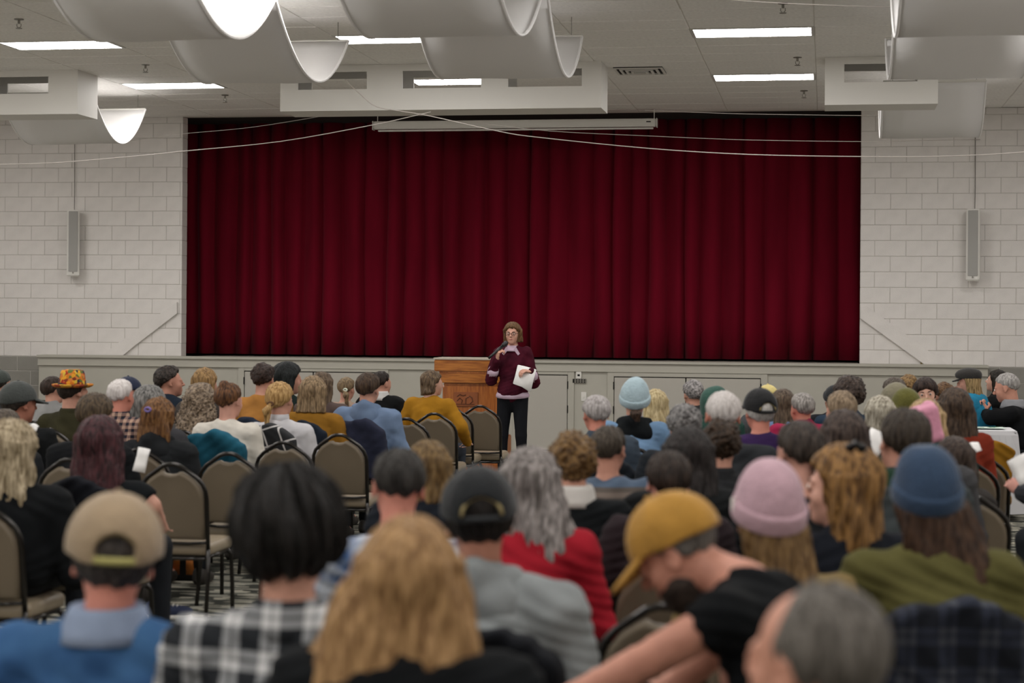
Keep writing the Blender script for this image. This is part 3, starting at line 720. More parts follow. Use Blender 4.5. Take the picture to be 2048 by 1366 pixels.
    if face:
        for sx in (-1, 1):
            for nm, c_, r_, mm in (('eye', (sx*.031, .0875, .004), .0085, mat('eye_white', 'E6E0DA', .2)), ('iris', (sx*.031, .0925, .004), .0062, mat('iris_dark', '1E1612', .15))):
                cc = hc+Rh@(np.array(c_)*k); V = MB(); V.lathe([(r_*k*math.cos(a), r_*k*math.sin(a)) for a in np.linspace(-1.5, 1.5, 7)], 10, c=tuple(cc))
                V.build(nm, mm, root, smooth=True)
            pts = [hc+Rh@(np.array([sx*(.014+.034*t), .094-.014*t*t, .021+.006*math.sin(t*2.4)])*k) for t in (0, .33, .66, 1)]
            MB().tube(pts, [.002, .003, .0026, .0012], 5).build('eyebrow', mat('eyebrow_brown', '2E2018', .8), root)
        lp = [hc+Rh@(np.array([x, .0935-.9*abs(x)**1.35, -.0585])*k) for x in (-.02, -.01, 0, .01, .02)]
        MB().tube(lp, [.0015, .0042, .005, .0042, .0015], 6).build('lips', mat('lips', '9A4F4A', .45), root, smooth=True)
    # ---- top garment
    kind, tc = top[0], top[1]; tm = tc if not isinstance(tc, str) else cloth(tc, top[2] if len(top) > 2 else None)
    puff = {'tee': .010, 'sweater': .020, 'hoodie': .028, 'jacket': .032, 'shirt': .015, 'turtleneck': .018, 'puffer': .042}[kind]
    tf = min(.020, max(.010, 5./s)); T = Field(axis(lo[0], hi[0], tf), axis(min(lo[1], -.24), hi[1], tf), axis(hipz-.12, zn+.10, tf))
    T.ell((0, .0, hipz+.05), (.165*k*wide+puff, .115+puff, .14), .05)
    T.cap((0, .0, hipz+.08), tuple(ch), .11+puff, .115*k+puff, .07)
    T.ell(tuple(ch+np.array([0, .005, .02])), (.158*k*wide+puff, .105*k+puff, .175*k+puff*.6), .06)
    for i in (0, 1):
        T.cap(tuple(neck-np.array([0, .015, .055])), tuple(sh[i]), .060*k+puff*.7, .048*k+puff, .05)
        T.cap(tuple(sh[i]), tuple(el[i]), .052*k+puff, .042*k+puff, .035)
        if kind == 'tee':
            q = sh[i]+(el[i]-sh[i])*sleeve; dd = (el[i]-sh[i])/np.linalg.norm(el[i]-sh[i])
            rr_ = max(.16, np.linalg.norm(el[i]-sh[i])*(1-sleeve)+.09)
            def cut(x, y, z, q=q, dd=dd, rr_=rr_):
                near = np.sqrt((x-q[0])**2+(y-q[1])**2+(z-q[2])**2)-rr_
                return np.maximum(near, -((x-q[0])*dd[0]+(y-q[1])*dd[1]+(z-q[2])*dd[2]))
            T.func(cut, 0, 's')
        else:
            e_ = wrs[i]-(wrs[i]-el[i])*.08; T.cap(tuple(el[i]), tuple(e_), .042*k+puff, .030*k+puff*.7, .02)
    if kind in ('hoodie', 'jacket', 'puffer'): T.cap(tuple(neck-np.array([0, .02, .03])), tuple(neck+np.array([0, -.01, .0])), .075*k, .070*k, .02)
    ph = rng.uniform(0, 6, 6)
    if kind == 'puffer': T.disp(lambda x, y, z: -.010*np.abs(np.sin(z*48+ph[0]+.6*np.sin(x*9))))
    T.disp(lambda x, y, z: .006*np.sin(17*x+9*z+ph[1]+2*np.sin(7*y+3*x))*np.sin(15*z+5*np.sin(6*x+ph[2]))+.0045*np.sin(38*z+24*x*np.sin(4*z+ph[3]))*np.sin(9*y+13*x+ph[4])+.003*np.sin(55*x+30*np.sin(6*z+ph[5])))
    if kind in ('tee', 'sweater', 'shirt'): T.frame(neck+np.array([0, .02, .075])).ell((0, 0, 0), (.068*k, .075*k, .060), .008, 's'); T.frame()
    nm = {'tee': 't_shirt', 'puffer': 'puffer_jacket'}.get(kind, kind)
    P.top = T.mesh(nm, tm, root)
    if kind == 'turtleneck': MB().lathe([(.062*k, -.03), (.064*k, .02), (.060*k, .055), (.052*k, .055)], 18, 1, 1.05, c=tuple(neck)).build('turtle_collar', tm, P.top, smooth=True)
    if kind == 'shirt' or 'collar' in extra:
        cm = tm if 'collar' not in extra else extra['collar']
        cs = 1.22 if kind in ('jacket', 'sweater') and 'collar' in extra else 1.
        MB().lathe([(.085*k*cs, -.052), (.078*k*cs, -.025), (.070*k*cs, .012), (.062*k*cs, .030), (.057*k, .022)], 18, 1, 1.05, c=tuple(neck+np.array([0, -.010, .005+(.022 if cs > 1 else 0)]))).build('collar', cm, P.top, smooth=True)
    if kind == 'hoodie':
        hm = tm if 'hood' not in extra else extra['hood']
        Hf = Field(axis(-.20, .20, tf*.8), axis(-.24, .12, tf*.8), axis(zn-.20, zn+.12, tf*.8)); Hf.frame((neck[0], neck[1], zn))
        Hf.ell((0, -.075, -.06), (.125, .058, .085), .02); Hf.cap((-.085, -.015, .0), (0, -.088, .02), .036, .040, .03); Hf.cap((.085, -.015, .0), (0, -.088, .02), .036, .040, .03)
        Hf.disp(lambda x, y, z: .006*np.sin(35*x+20*z)*np.sin(28*z+ph[5])); Hf.mesh('hood', hm, P.top)
    # ---- trousers and shoes
    lf = .024 if s < 800 else .02
    L_ = Field(axis(-.36 if not stand else -.3, .36 if not stand else .3, lf), axis(-.17, .62 if not stand else .2, lf), axis(.05, hipz+.14, lf))
    L_.ell((0, .0, hipz+.015), (.17*k, .12, .12), .04)
    for i in (0, 1):
        L_.cap(tuple(hips[i]), tuple(kn[i]), .088, .062, .03); L_.cap(tuple(kn[i]), tuple(an[i]+np.array([0, 0, .03])), .062, .050, .02)
    L_.mesh('trousers', cloth(pants), root)
    for i in (0, 1):
        S_ = Field(axis(an[i][0]-.09, an[i][0]+.09, .018), axis(an[i][1]-.12, an[i][1]+.24, .018), axis(-.02, .16, .016)); a = an[i]
        S_.ell((a[0], a[1]+.05, .035), (.048, .145, .045), .01); S_.ell((a[0], a[1]-.01, .07), (.045, .06, .06), .03)
        S_.func(lambda x, y, z: .004-z, 0, 'i'); S_.mesh('shoe', mat('shoe_'+shoe, shoe, .6), root)
    # ---- hair
    hs = min(.012, max(.0055, 3.2/s)); make_hair(P, hair, hs, k, hat)
    if hat: make_hat(P, hat, hs, k)
    if 'glasses' in extra:
        gm = mat('glasses_frame', '2A2422', .3); W3 = lambda p: tuple(hc+Rh@(np.array(p)*k))
        for sx in (-1, 1):
            MB().tube([W3((sx*.032+.023*math.cos(a), .106, .002+.017*math.sin(a))) for a in np.linspace(0, 2*math.pi, 14)[:-1]], .0022, 5, closed=True).build('spectacle_rim', gm, root)
            MB().tube([W3((sx*.054, .104, .008)), W3((sx*.078, .08, .01)), W3((sx*.080, .0, .008))], .002, 5).build('temple', gm, root)
        MB().tube([W3((-.010, .108, .006)), W3((0, .112, .009)), W3((.010, .108, .006))], .002, 5).build('bridge', gm, root)
    return P

def make_hair(P, spec, h, k, hat=None):
    st, c1, c2 = spec[:3]; o = spec[3] if len(spec) > 3 else {}
    v = o.get('vol', .014); Lg = o.get('len', .2); wdt = o.get('w', .10); amp = o.get('amp', .0042); curly = o.get('curly', st == 'curly')
    zlo = -.12; ylo = -.16
    if st in ('long', 'bob', 'pony'): zlo = -Lg-.06; ylo = -.22
    if st == 'bun': ylo = -.22
    m = hairm(c1, c2, curly); hx = max(.15, wdt+.05) if st in ('long', 'bob', 'pony') else .14
    if st == 'pony': hx = .17
    hc, Rh = P.hc, P.Rh
    corners = np.array([hc+Rh@(np.array([a, b, c])*k) for a in (-hx, hx) for b in (ylo-.02, .14) for c in (zlo, .15+v)])
    lo, hi = corners.min(0)-.01, corners.max(0)+.01
    F = Field(axis(lo[0], hi[0], h), axis(lo[1], hi[1], h), axis(lo[2], hi[2], h)).frame(hc, Rh, k)
    ph = rng.uniform(0, 6, 5)
    if hat: v = min(v, .012); amp = min(amp, .003)
    F.ell((0, -.014, .030), (.076+v, .095+v, .084+v*1.1), .0)
    if st == 'bald': # ring of hair low on the skull
        F.func(lambda x, y, z: z-(.045+.5*(y+.05)*0)+.010*np.sin(x*30+ph[0])+np.maximum(0, y)*.2-(.02 if o.get('high') else 0), .01, 'i')
    nape = o.get('nape', -.062); sl = .74
    F.func(lambda x, y, z: -(z-(nape+sl*(y+.10)-.0*np.abs(x)))*.8, .008, 'i')
    amp_ = amp*.75
    if st in ('long', 'bob'):
        tail = o.get('tilt', 0)
        def fall(x, y, z):
            t = np.clip((.03-z)/(Lg+.03), 0, 1); cyy = -.025-.055*t*min(1, Lg/.25); wx = .087+v*.8+(wdt-.09)*t**.8; wy = .072*(1-t)+.05*t+v*.5
            if st == 'long': wx = wx*np.where(t > .8, 1-.55*((t-.8)/.2)**2, 1)
            r = np.sqrt(((x-tail*t**1.3)/wx)**2+((y-cyy)/wy)**2)
            return np.maximum((r-1)*np.minimum(wx, wy)*.8, np.maximum(z-.05, -Lg-z))
        F.func(fall, .02); F.ell((0, .105, -.055), (.060, .088, .125), .01, 's')
    if st == 'pony':
        sx = o.get('side', 0); F.cap((sx*.3, -.10, .0), (sx, -.135, -.06), .022, .030, .01); F.cap((sx, -.135, -.06), (sx*1.2, -.12, -Lg), .034, .018, .02)
    if st == 'halfup':
        pass
    if st == 'bun': zb = o.get('z', .03); F.ell((o.get('x', 0), -.105 if zb < .07 else -.06, zb), (.04, .036, .038), .01)
    if st == 'mohair': F.ell((0, -.02, .06), (.07, .07, .06), .02)
    if st in ('short', 'curly', 'bun', 'pony') and not hat:
        F.disp(lambda x, y, z: .011*np.clip(1-(z-(nape+sl*(y+.10)))/.055, 0, 1)+.004*np.sin(26*np.arctan2(x, -y)+ph[2])*np.clip(1-(z-(nape+sl*(y+.10)))/.03, 0, 1))
    if curly: F.disp(lambda x, y, z: (amp+.007)*np.sin(115*x+ph[0]+2*np.sin(60*z))*np.sin(105*y+ph[1])*np.sin(110*z+ph[2]+2*np.sin(50*x))+.006*np.sin(50*x+ph[3])*np.sin(45*z+ph[4]))
    else:
        def str_(x, y, z):
            az = np.arctan2(x, -y-.01); a_ = amp*np.clip(1.15+z*2.2, .35, 1); return a_*.8*np.sin(az*9+3*np.sin(z*7+ph[0])+ph[1])+a_*.6*np.sin(az*23+5*np.sin(z*9+ph[2]+az))+a_*.35*np.sin(az*47+6*np.sin(z*12+ph[4]))+a_*.4*np.sin(z*38+6*az+ph[3])
        F.disp(str_)
    if o.get('recede') is not None: F.func(lambda x, y, z: y-o['recede']+.35*(z-.06)+.006*np.sin(60*x), .008, 'i')
    if hat and hat[0] != 'hoodup':
        lw, sl_ = {'beanie': (hat[2].get('low', -.035) if len(hat) > 2 else -.035, .42), 'cap': (.005, .16), 'newsboy': (.012, .12), 'fedora': (.045, 0), 'cathat': (-.03, 0)}[hat[0]]
        def under(x, y, z):
            inner = np.sqrt((x/.088)**2+((y+.014)/.107)**2+((z-.03)/.096)**2)-1
            return np.where(inner < 0, -.02, z-(lw+sl_*(y+.10))-.006)
        F.func(under, 0, 'i')
    P.hair = F.mesh('hair', m, P.root)
    if o.get('tie'):
        W3 = lambda p: tuple(P.hc+P.Rh@(np.array(p)*k)); tp = o.get('tiepos', (0, -.118, .02))
        MB().tube([W3((tp[0]+.02*math.cos(a), tp[1]-.004, tp[2]+.02*math.sin(a)*.6)) for a in np.linspace(0, 6.28, 12)[:-1]], .007, 6, closed=True).build('hair_tie', mat('tie_'+o['tie'], o['tie'], .7), P.hair)
    return P.hair

def make_hat(P, hat, h, k):
    kind, col = hat[0], hat[1]; o = hat[2] if len(hat) > 2 else {}
    m = col if not isinstance(col, str) else mat('hat_'+col, col, .95, noise=.06, nscale=20, bump=.4, bscale=70, sheen=.15)
    hc, Rh = P.hc, P.Rh; hh = o.get('h', .0); e = o.get('e', .022)
    ext = .30 if kind in ('cap', 'newsboy') else .15
    corners = np.array([hc+Rh@(np.array([a, b, c])*k) for a in (-.15, .15) for b in (-.17, ext) for c in (-.10, .17+hh)])
    lo, hi = corners.min(0), corners.max(0)
    def G(hm=1): return Field(axis(lo[0], hi[0], h*hm), axis(lo[1], hi[1], h*hm), axis(lo[2], hi[2], h*hm)).frame(hc, Rh, k)
    W3 = lambda p: tuple(hc+Rh@(np.array(p)*k)); ph = rng.uniform(0, 6, 3)
    if kind == 'beanie':
        pl = lambda x, y, z: z-(o.get('low', -.035)+.42*(y+.10))
        F = G(); F.ell((0, -.014, .030), (.076+e, .095+e, .088+e+hh), 0); 
        if hh > .02: F.ell((0, -.03, .06+hh*.7), (.062, .068, .06), .04)
        F.func(lambda x, y, z: -pl(x, y, z), .004, 'i')
        F.disp(lambda x, y, z: .0035*np.sin(22*x+ph[0])*np.sin(25*z+ph[1])+.0012*np.sin(np.arctan2(x, y)*40))
        if o.get('dent'): F.ell((0, -.03, .145+hh*1.15), (.035, .05, .02), .02, 's')
        P.hat = F.mesh('knit_beanie', m, P.root)
        F = G(); F.ell((0, -.014, .026), (.083+e, .102+e, .09+e), 0); F.func(lambda x, y, z: -pl(x, y, z)-.003, .006, 'i'); F.func(lambda x, y, z: pl(x, y, z)-.058, .006, 'i'); F.mesh('turned_cuff', m, P.hat)
        if o.get('patch'): MB().box((-.014, -.004, -.018), (.014, .004, .018)).build('label_patch', mat('white_patch', 'E6E2DC', .7), P.hat, loc=W3(o['patch']), rotz=R(65))
    elif kind == 'cap':
        F = G(); F.ell((0, -.014, .034), (.074+e, .095+e, .086+e), 0)
        F.func(lambda x, y, z: -(z-(.005+.16*(y+.10))), .004, 'i')
        if o.get('open'): F.ell((0, -.13, .030), (.044, .06, .036), .006, 's')
        F.disp(lambda x, y, z: .0015*np.sin(np.arctan2(x, y+.014)*6+1.57))
        P.hat = F.mesh('cap', m, P.root)
        if not o.get('nobrim'):
            F = G(.6 if h > .008 else .75); bt = .006
            F.func(lambda x, y, z: np.maximum(np.abs(z-(.042-.40*(y-.08)*.8-2.6*x*x))-bt, np.maximum(np.sqrt((x/.082)**2+((y-.085)/.098)**2)-1, 0)*.08+np.where(((x/.082)**2+((y-.085)/.098)**2) < 1, -.01, 0)))
            F.func(lambda x, y, z: .055-y, 0, 'i'); F.mesh('brim', col if not isinstance(col, str) else mat('brim_'+o.get('brim', col), o.get('brim', col), .9), P.hat)
        if o.get('open'):
            MB().tube([W3((.055*math.sin(a), -.014-(.114+e-.02)*math.cos(a*.7), .012)) for a in np.linspace(-1.1, 1.1, 9)], .0085*k, 6).build('strap', mat('strap_'+o.get('strap', 'A09A5E'), o.get('strap', 'A09A5E'), .8), P.hat, smooth=True)
            MB().tube([W3((.05*math.cos(a), -.118+.03*math.sin(a)**2*.3, .020+.047*math.sin(a))) for a in np.linspace(0, 3.14, 10)], .005*k, 6).build('opening_trim', mat('trim_cap', '8F8158', .8), P.hat, smooth=True)
        MB().lathe([(.010, 0), (.008, .006), (.002, .009)], 10, c=W3((0, -.014, .118+e))).build('top_button', m, P.hat)
    elif kind == 'fedora':
        a = .094
        MB().lathe([(.092, 0), (.093, .03), (.085, .09), (.076, .115), (.05, .122), (.01, .116)], 28, 1, 1.14, c=W3((0, -.012, .045))).build('hat', m, P.root, smooth=True)
        P.hat = P.root.children[-1]
        for c in P.root.children:
            if c.name.startswith('hat'): P.hat = c
        MB().lathe([(.088, .0), (.115, -.006), (.138, .004), (.146, .016), (.142, .022), (.115, .008), (.09, .012)], 28, 1, 1.12, c=W3((0, -.01, .04))).build('brim', patch(['C47A22', '8E3A1E', 'C8952E', '6B4A22', 'B05A20'], 34), P.hat, smooth=True)
    elif kind == 'newsboy':
        F = G(); F.ell((0, .0, .064), (.104, .130, .068), 0); F.ell((0, -.014, .04), (.094, .112, .06), .02); F.func(lambda x, y, z: -(z-.012-.12*(y+.1)), .004, 'i')
        P.hat = F.mesh('flat_cap', m, P.root)
        F = G(.6); F.func(lambda x, y, z: np.maximum(np.abs(z-(.03-.3*(y-.08)-2.2*x*x))-.006, (np.sqrt((x/.075)**2+((y-.09)/.072)**2)-1)*.07)); F.mesh('brim', m, P.hat)
    elif kind == 'cathat':
        F = G(); q = lambda x, y, z: None
        def bx(x, y, z):
            a = np.abs(x)-.078; b = np.abs(y+.012)-.075; c = np.abs(z-.045)-.062
            return np.sqrt(np.maximum(a, 0)**2+np.maximum(b, 0)**2+np.maximum(c, 0)**2)+np.minimum(np.maximum(np.maximum(a, b), c), 0)-.024
        F.func(bx); 
        for sx in (-1, 1): F.ell((sx*.082, -.012, .118), (.028, .032, .030), .03)
        F.ell((0, -.012, .150), (.05, .07, .018), .03, 's'); F.disp(lambda x, y, z: .003*np.sin(30*z+10*x)); P.hat = F.mesh('knit_hat', m, P.root)
    elif kind == 'hoodup':
        F = G(1.2); F.ell((0, -.03, .035), (.108, .118, .118), 0); F.cap((0, -.05, 0), (0, -.04, -.09), .11, .10, .03); F.ell((0, .13, -.01), (.07, .10, .11), .02, 's')
        F.disp(lambda x, y, z: .004*np.sin(30*x+20*z)); P.hat = F.mesh('raised_hood', m, P.root)

# draped coats over chair backs
def coat(x, y, rz_, m, label, s=400, wide=1., drop=.45, puff=0.):
    h = min(.02, max(.011, 5/s)); e_y = -.26
    F = Field(axis(-.36, .36, h), axis(-.42, -.10, h), axis(.94-drop-.05, 1.02, h)); ph = rng.uniform(0, 6, 4)
    def f(X, Y, Z):
        top = .935-1.9*np.abs(X)**2*(1/wide)
        a = np.abs(X)-.20*wide-.02*np.sin(7*Z); b = np.abs(Y+.205+.17*np.clip(Z-.44, 0, 1))-.026-.03*(.95-Z); c = Z-top; d = (.94-drop+.03*np.sin(9*X))-Z
        q = [a, b, c, d]; return np.sqrt(sum(np.maximum(v, 0)**2 for v in q))+np.minimum(np.maximum(np.maximum(a, b), np.maximum(c, d)), 0)-.022
    F.func(f); F.disp(lambda X, Y, Z: .010*np.sin(26*X+ph[0]+2.5*np.sin(7*Z))+.008*np.sin(19*Z+14*X+ph[1])*np.sin(9*X+ph[3])+.005*np.sin(60*X+9*np.sin(11*Z+ph[2]))+(-puff*np.abs(np.sin(40*Z+3*X)) if puff else 0))
    o = F.mesh('draped_coat', m); o.location = (x, y, 0); o.rotation_euler.z = rz_; return tag(o, label, 'coat')

def paper(px, py, s, w_, h_, rot, label, curl=.02):
    p = at_s(px, py, s); e = pyd('paper_sheet', [(-w_/2+w_*i/4, curl*math.sin(i*.8+j)*j/3, -h_/2+h_*j/3) for j in range(4) for i in range(5)],
        [(j*5+i, j*5+i+1, j*5+i+6, j*5+i+5) for j in range(3) for i in range(4)], mat('paper', 'E9E8E6', .8), smooth=True)
    so = e.modifiers.new('t', 'SOLIDIFY'); so.thickness = .0012
    e.location = p; e.rotation_euler = rot; return tag(e, label, 'paper')

SPK = at_s(1030, 700, 187)
def sit(px, py, s, desc, hw=0, chair=True, hadd=.016, yaw=None, hyaw=None, coatm=None, coatl=None, coatw=1., chl=None, chl_z=0, pitch=0, roll=0, dz=0, seated=True, coatpuff=0, cback=.03, **k):
    """a seated person whose crown (hair or hat included) is seen at px, py at s pixels per metre"""
    T = at_s(px, py, s); zt = T.z-hadd+dz
    to = math.atan2(-(SPK.x-T.x), SPK.y-T.y); to = max(-.35, min(.35, to))
    y = to*.5 if yaw is None else R(yaw); hy = to*.6 if hyaw is None else R(hyaw)
    if hw and 'kk' not in k: k['kk'] = max(.9, min(1.13, hw/(s*.188)))
    ln = k.get('lean', .03); off = ln+.02; base = Vector((T.x+math.sin(y)*off, T.y-math.cos(y)*off, 0))
    jt = rng.uniform(-1, 1, 3); P = person(base, y, zt, desc, s=s, head_yaw=hy+R(5)*jt[0], head_pitch=R(pitch+3.5*jt[1]), head_roll=R(roll+3.5*jt[2]), **k); P.base = base; P.y = y
    cyaw = y if abs(y) < .6 else (0 if k.get('cyaw') is None else k['cyaw'])
    if chair:
        short = chl or desc
        cpos = Vector((base.x-math.sin(cyaw)*cback, base.y+math.cos(cyaw)*cback))
        P.chair = place_chair(cpos.x, cpos.y, cyaw, 'banquet chair under the '+short, 'banquet chairs in rows')
        if chl_z: P.chair.scale.z = chl_z
        if coatm is not None: coat(cpos.x, cpos.y, cyaw, coatm, coatl, s, coatw, puff=coatpuff)
    return P

# ---------------- empty chairs (crest pixel), far to near
BL, DG, NV = '17181A', '2E3033', '1E2635'
SK2, SKR = 'B98470', 'C4806E'
chair_px(960, 811, 'empty taupe banquet chair in the front row, in front of the lectern base')
chair_px(903, 815, 'empty taupe banquet chair half hidden by the mustard sweater wearer')
chair_px(868, 826, 'banquet chair under the person in a mustard sweater at the front')
chair_px(812, 836, 'empty taupe banquet chair beside the blue hoodie, left of the mustard sweater')
chair_px(678, 868, 'empty taupe banquet chair, rightmost of the four in the left block')
chair_px(567, 883, 'empty taupe banquet chair, third from the left in the left block')
chair_px(457, 905, 'empty taupe banquet chair behind the teal coat and white sweater')
chair_px(343, 926, 'empty taupe banquet chair with seat visible, beside the purple haired person')
chair_px(1955, 908, 'empty taupe banquet chair near the white table, right of the blue beanie')
chair_px(1330, 1208, 'empty taupe banquet chair in front of the person in the yellow cap')
chair_px(1212, 1056, 'taupe banquet chair with shiny crest, in front of the yellow cap')
chair_px(1240, 1352, 'chair crest at the bottom edge under the bare forearm')
chair_px(88, 801, 'dark chair back behind the grey cap wearer at far left')
chair_px(1262, 1006, 'banquet chair crest between the striped shirt and the yellow cap')

# ---------------- audience: left block, front rows first
sit(2, 740, 225, 'person in a dark grey cap cut by the left edge', top=('jacket', '3A3C3E'), hat=('cap', '3C423E', {'nobrim': 1}), hair=('short', '2A241F', '3A3028'), hadd=.025)
sit(108, 752, 255, 'person with dark hair and light grey fleece beside the patterned hat', hair=('short', '2B1E17', '47342A'), top=('jacket', '8E8E8C'), hyaw=-20)
sit(258, 753, 262, 'person in a navy baseball cap facing right, behind the white hair', hat=('cap', '20283E'), hair=('short', '2A2420', '3A322C'), top=('jacket', NV), hyaw=-62, hadd=.026)
sit(340, 731, 250, hw=48, desc= 'person with dark curly hair, beard and navy jacket looking right', hair=('curly', '221C19', '4B403A', {'vol': .022, 'nape': -.05}), top=('jacket', '24303F'), hyaw=-48, hadd=.026, skin_c='B4806C')
sit(412, 735, 255, 'person with honey blond hair behind the auburn updo', hair=('bob', '7A5A34', 'B08A55', {'len': .16, 'w': .10}), top=('sweater', '4A4440'))
sit(527, 725, 258, hw=48, desc= 'person with dark curly short hair and orange shirt', hair=('curly', '241A16', '4A3830', {'vol': .018}), top=('sweater', 'B87A35'), coatm=cloth('222C3E'), coatl='navy coat over the chair of the orange shirt', hadd=.022)
sit(573, 725, 240, hw=54, desc= 'person with black bob hair and dark green jacket looking right', hair=('bob', '0E1212', '232A2A', {'len': .13, 'w': .105, 'vol': .02}), top=('jacket', '1F2E2C'), hyaw=-48, fem=True)
sit(645, 743, 246, 'person with long brown hair behind the blond bob', hair=('long', '4A382A', '7E6850', {'len': .26, 'w': .10}), top=('sweater', '5E4E48'), hyaw=-10)
sit(693, 754, 220, 'person with light brown ponytail and white hair clip', hair=('pony', '6A543E', 'A0855F', {'len': .26, 'side': .07, 'tie': 'D8E0D0', 'tiepos': (.045, -.12, 0)}), top=('sweater', 'AE9C88', '8A5E5E'), kk=.88, hyaw=-6,
    coatm=cloth('6E2440'), coatl='magenta coat over the chair of the light brown ponytail')
sit(763, 742, 220, 'person with dark hair, white collar and black coat', hair=('short', '1E1714', '3A2C26'), top=('jacket', BL), extra={'collar': cloth('D8D6D4')}, hyaw=-30)
sit(863, 740, 226, 'person in a mustard sweater looking right at the speaker', hair=('long', '4C3A2A', '8A7053', {'len': .115, 'w': .088, 'amp': .005, 'vol': .016}), top=('sweater', 'B07814'), hyaw=-48, wide=1.1, skin_c='C09480', pants='343A44', cback=.05,
    chair=False, arms=([[-.27, .02, .78], [.30, .02, .78]], [[-.10, .26, .66], [.26, .26, .62]], [None, None]), yaw=-14, hadd=.02)
sit(145, 735, 274, hw=55, desc= 'person in a tall orange patchwork brimmed hat and olive shirt', hat=('fedora', patch(['C4731C', '9C2F1C', 'D89A28', '5E6A32', '7A3320', 'C8B040', '302A38', 'C87838'], 42)), hair=('short', '2A2019', '3A2E26'), top=('shirt', '35331F'), hyaw=-25, hadd=.065, wide=1.05)
sit(243, 757, 316, hw=54, desc= 'person with thin white hair and dark plaid shirt', hair=('short', 'C8C0BC', 'E4DEDB', {'vol': .010}), top=('shirt', plaid('23242E', '8A6F66', 'C8A890', 26)), coatm=cloth('1C2F7A'), coatl='royal blue coat over the chair of the white haired person', skin_c=SKR)
sit(300, 770, 300, hw=62, desc= 'person with smooth grey bob left of the curly brown hair', hair=('bob', '4E4C4A', '8E8B88', {'len': .13, 'w': .103, 'vol': .02}), top=('jacket', '3A3B3E'), fem=True, hadd=.024)
sit(400, 766, 276, hw=56, desc= 'person with long wavy grey brown hair', hair=('long', '5A4A3C', 'A08C74', {'len': .27, 'w': .15, 'vol': .026, 'amp': .006, 'curly': True}), top=('sweater', '4A4644'), hadd=.028)
sit(458, 766, 290, hw=56, desc= 'person with auburn updo and cream sweater', hair=('bun', '3E261A', '8A5A34', {'z': .105, 'amp': .005}), top=('sweater', 'D6D0C4'), fem=True, hyaw=-14, wide=.98, skin_c='C89482',
    coatm=cloth('1B5A72'), coatl='teal coat over the chair of the cream sweater wearer', coatw=1.15)
sit(562, 765, 272, hw=56, desc= 'person with blond ponytail and white turtleneck', hair=('pony', '9A7038', 'CDA466', {'len': .27, 'side': -.035, 'tie': '5A3A22', 'tiepos': (-.01, -.125, -.01), 'vol': .018}), top=('turtleneck', 'C9C8CC'), fem=True, hyaw=-12,
    coatm=gridlines('17191C', 'B4B2B0', 8, .09), coatl='black coat with white grid lines under the blond ponytail')
sit(627, 753, 262, hw=52, desc= 'person with ash blond bob and ochre sweater', hair=('bob', '6A543A', 'A58A66', {'len': .135, 'w': .10, 'vol': .018}), top=('sweater', '9C6A1C'), fem=True, hyaw=-8, coatm=cloth('1D2633'), coatl='dark navy coat over the chair of the ochre sweater')
sit(735, 746, 257, hw=50, desc= 'person with short brown hair and light blue hoodie', hair=('short', '33261D', '5E4735', {'vol': .018}), top=('hoodie', '6F86A8'), hyaw=-12, wide=1.08,
    coatm=cloth('2A2E42'), coatl='navy jacket over the chair of the blue hoodie wearer', coatw=1.05, coatpuff=.004)
sit(12, 818, 322, hw=60, desc= 'person with brown hair at the left edge behind the grey cap', hair=('short', '4A4038', '6E6254'), top=('jacket', '26282B'))
sit(36, 763, 300, hw=64, desc= 'person in a charcoal baseball cap and black jacket, far left', hat=('cap', '3A3E3C'), hair=('short', '29221E', '453B33'), top=('jacket', '17191B'), hadd=.03, hyaw=-25, wide=1.05, skin_c='A8705C')
sit(185, 789, 345, hw=68, desc= 'person with tousled brown hair and black jacket, head bowed', hair=('short', '3A2E22', '6E5A42', {'vol': .024, 'amp': .006}), top=('jacket', '15171A'), hyaw=-14, pitch=-10, hadd=.026)
sit(318, 795, 320, hw=62, desc= 'person with auburn half up hair and black hoodie', hair=('long', '5A3820', '9A6A3C', {'len': .17, 'w': .10, 'amp': .006, 'tie': '7A6AA8', 'tiepos': (0, -.125, .06)}), top=('hoodie', '232528'), fem=True, hyaw=-8)
sit(205, 834, 408, hw=88, desc= 'person with long burgundy hair and black t-shirt', hair=('long', '2C1A1E', '5E3036', {'len': .34, 'w': .125, 'vol': .020, 'tilt': .0}), top=('tee', '14171A'), fem=True, hyaw=-6, arms=([[-.26, .06, .80], [.27, .03, .80]], [[-.12, .3, .68], [.22, .30, .66]], [None, None]),
    coatm=cloth('14171D'), coatl='black coat over the chair of the burgundy haired person', wide=1.05)
sit(24, 842, 446, hw=92, desc= 'person with ash blond half up hair and blue hair tie', hair=('long', '8A7858', 'C4B292', {'len': .27, 'w': .10, 'amp': .007, 'tie': '3A3EA0', 'tiepos': (.0, -.13, .03), 'vol': .02, 'tilt': .05}), top=('jacket', '141618'), fem=True, hyaw=-10, wide=1.1, cback=.0)

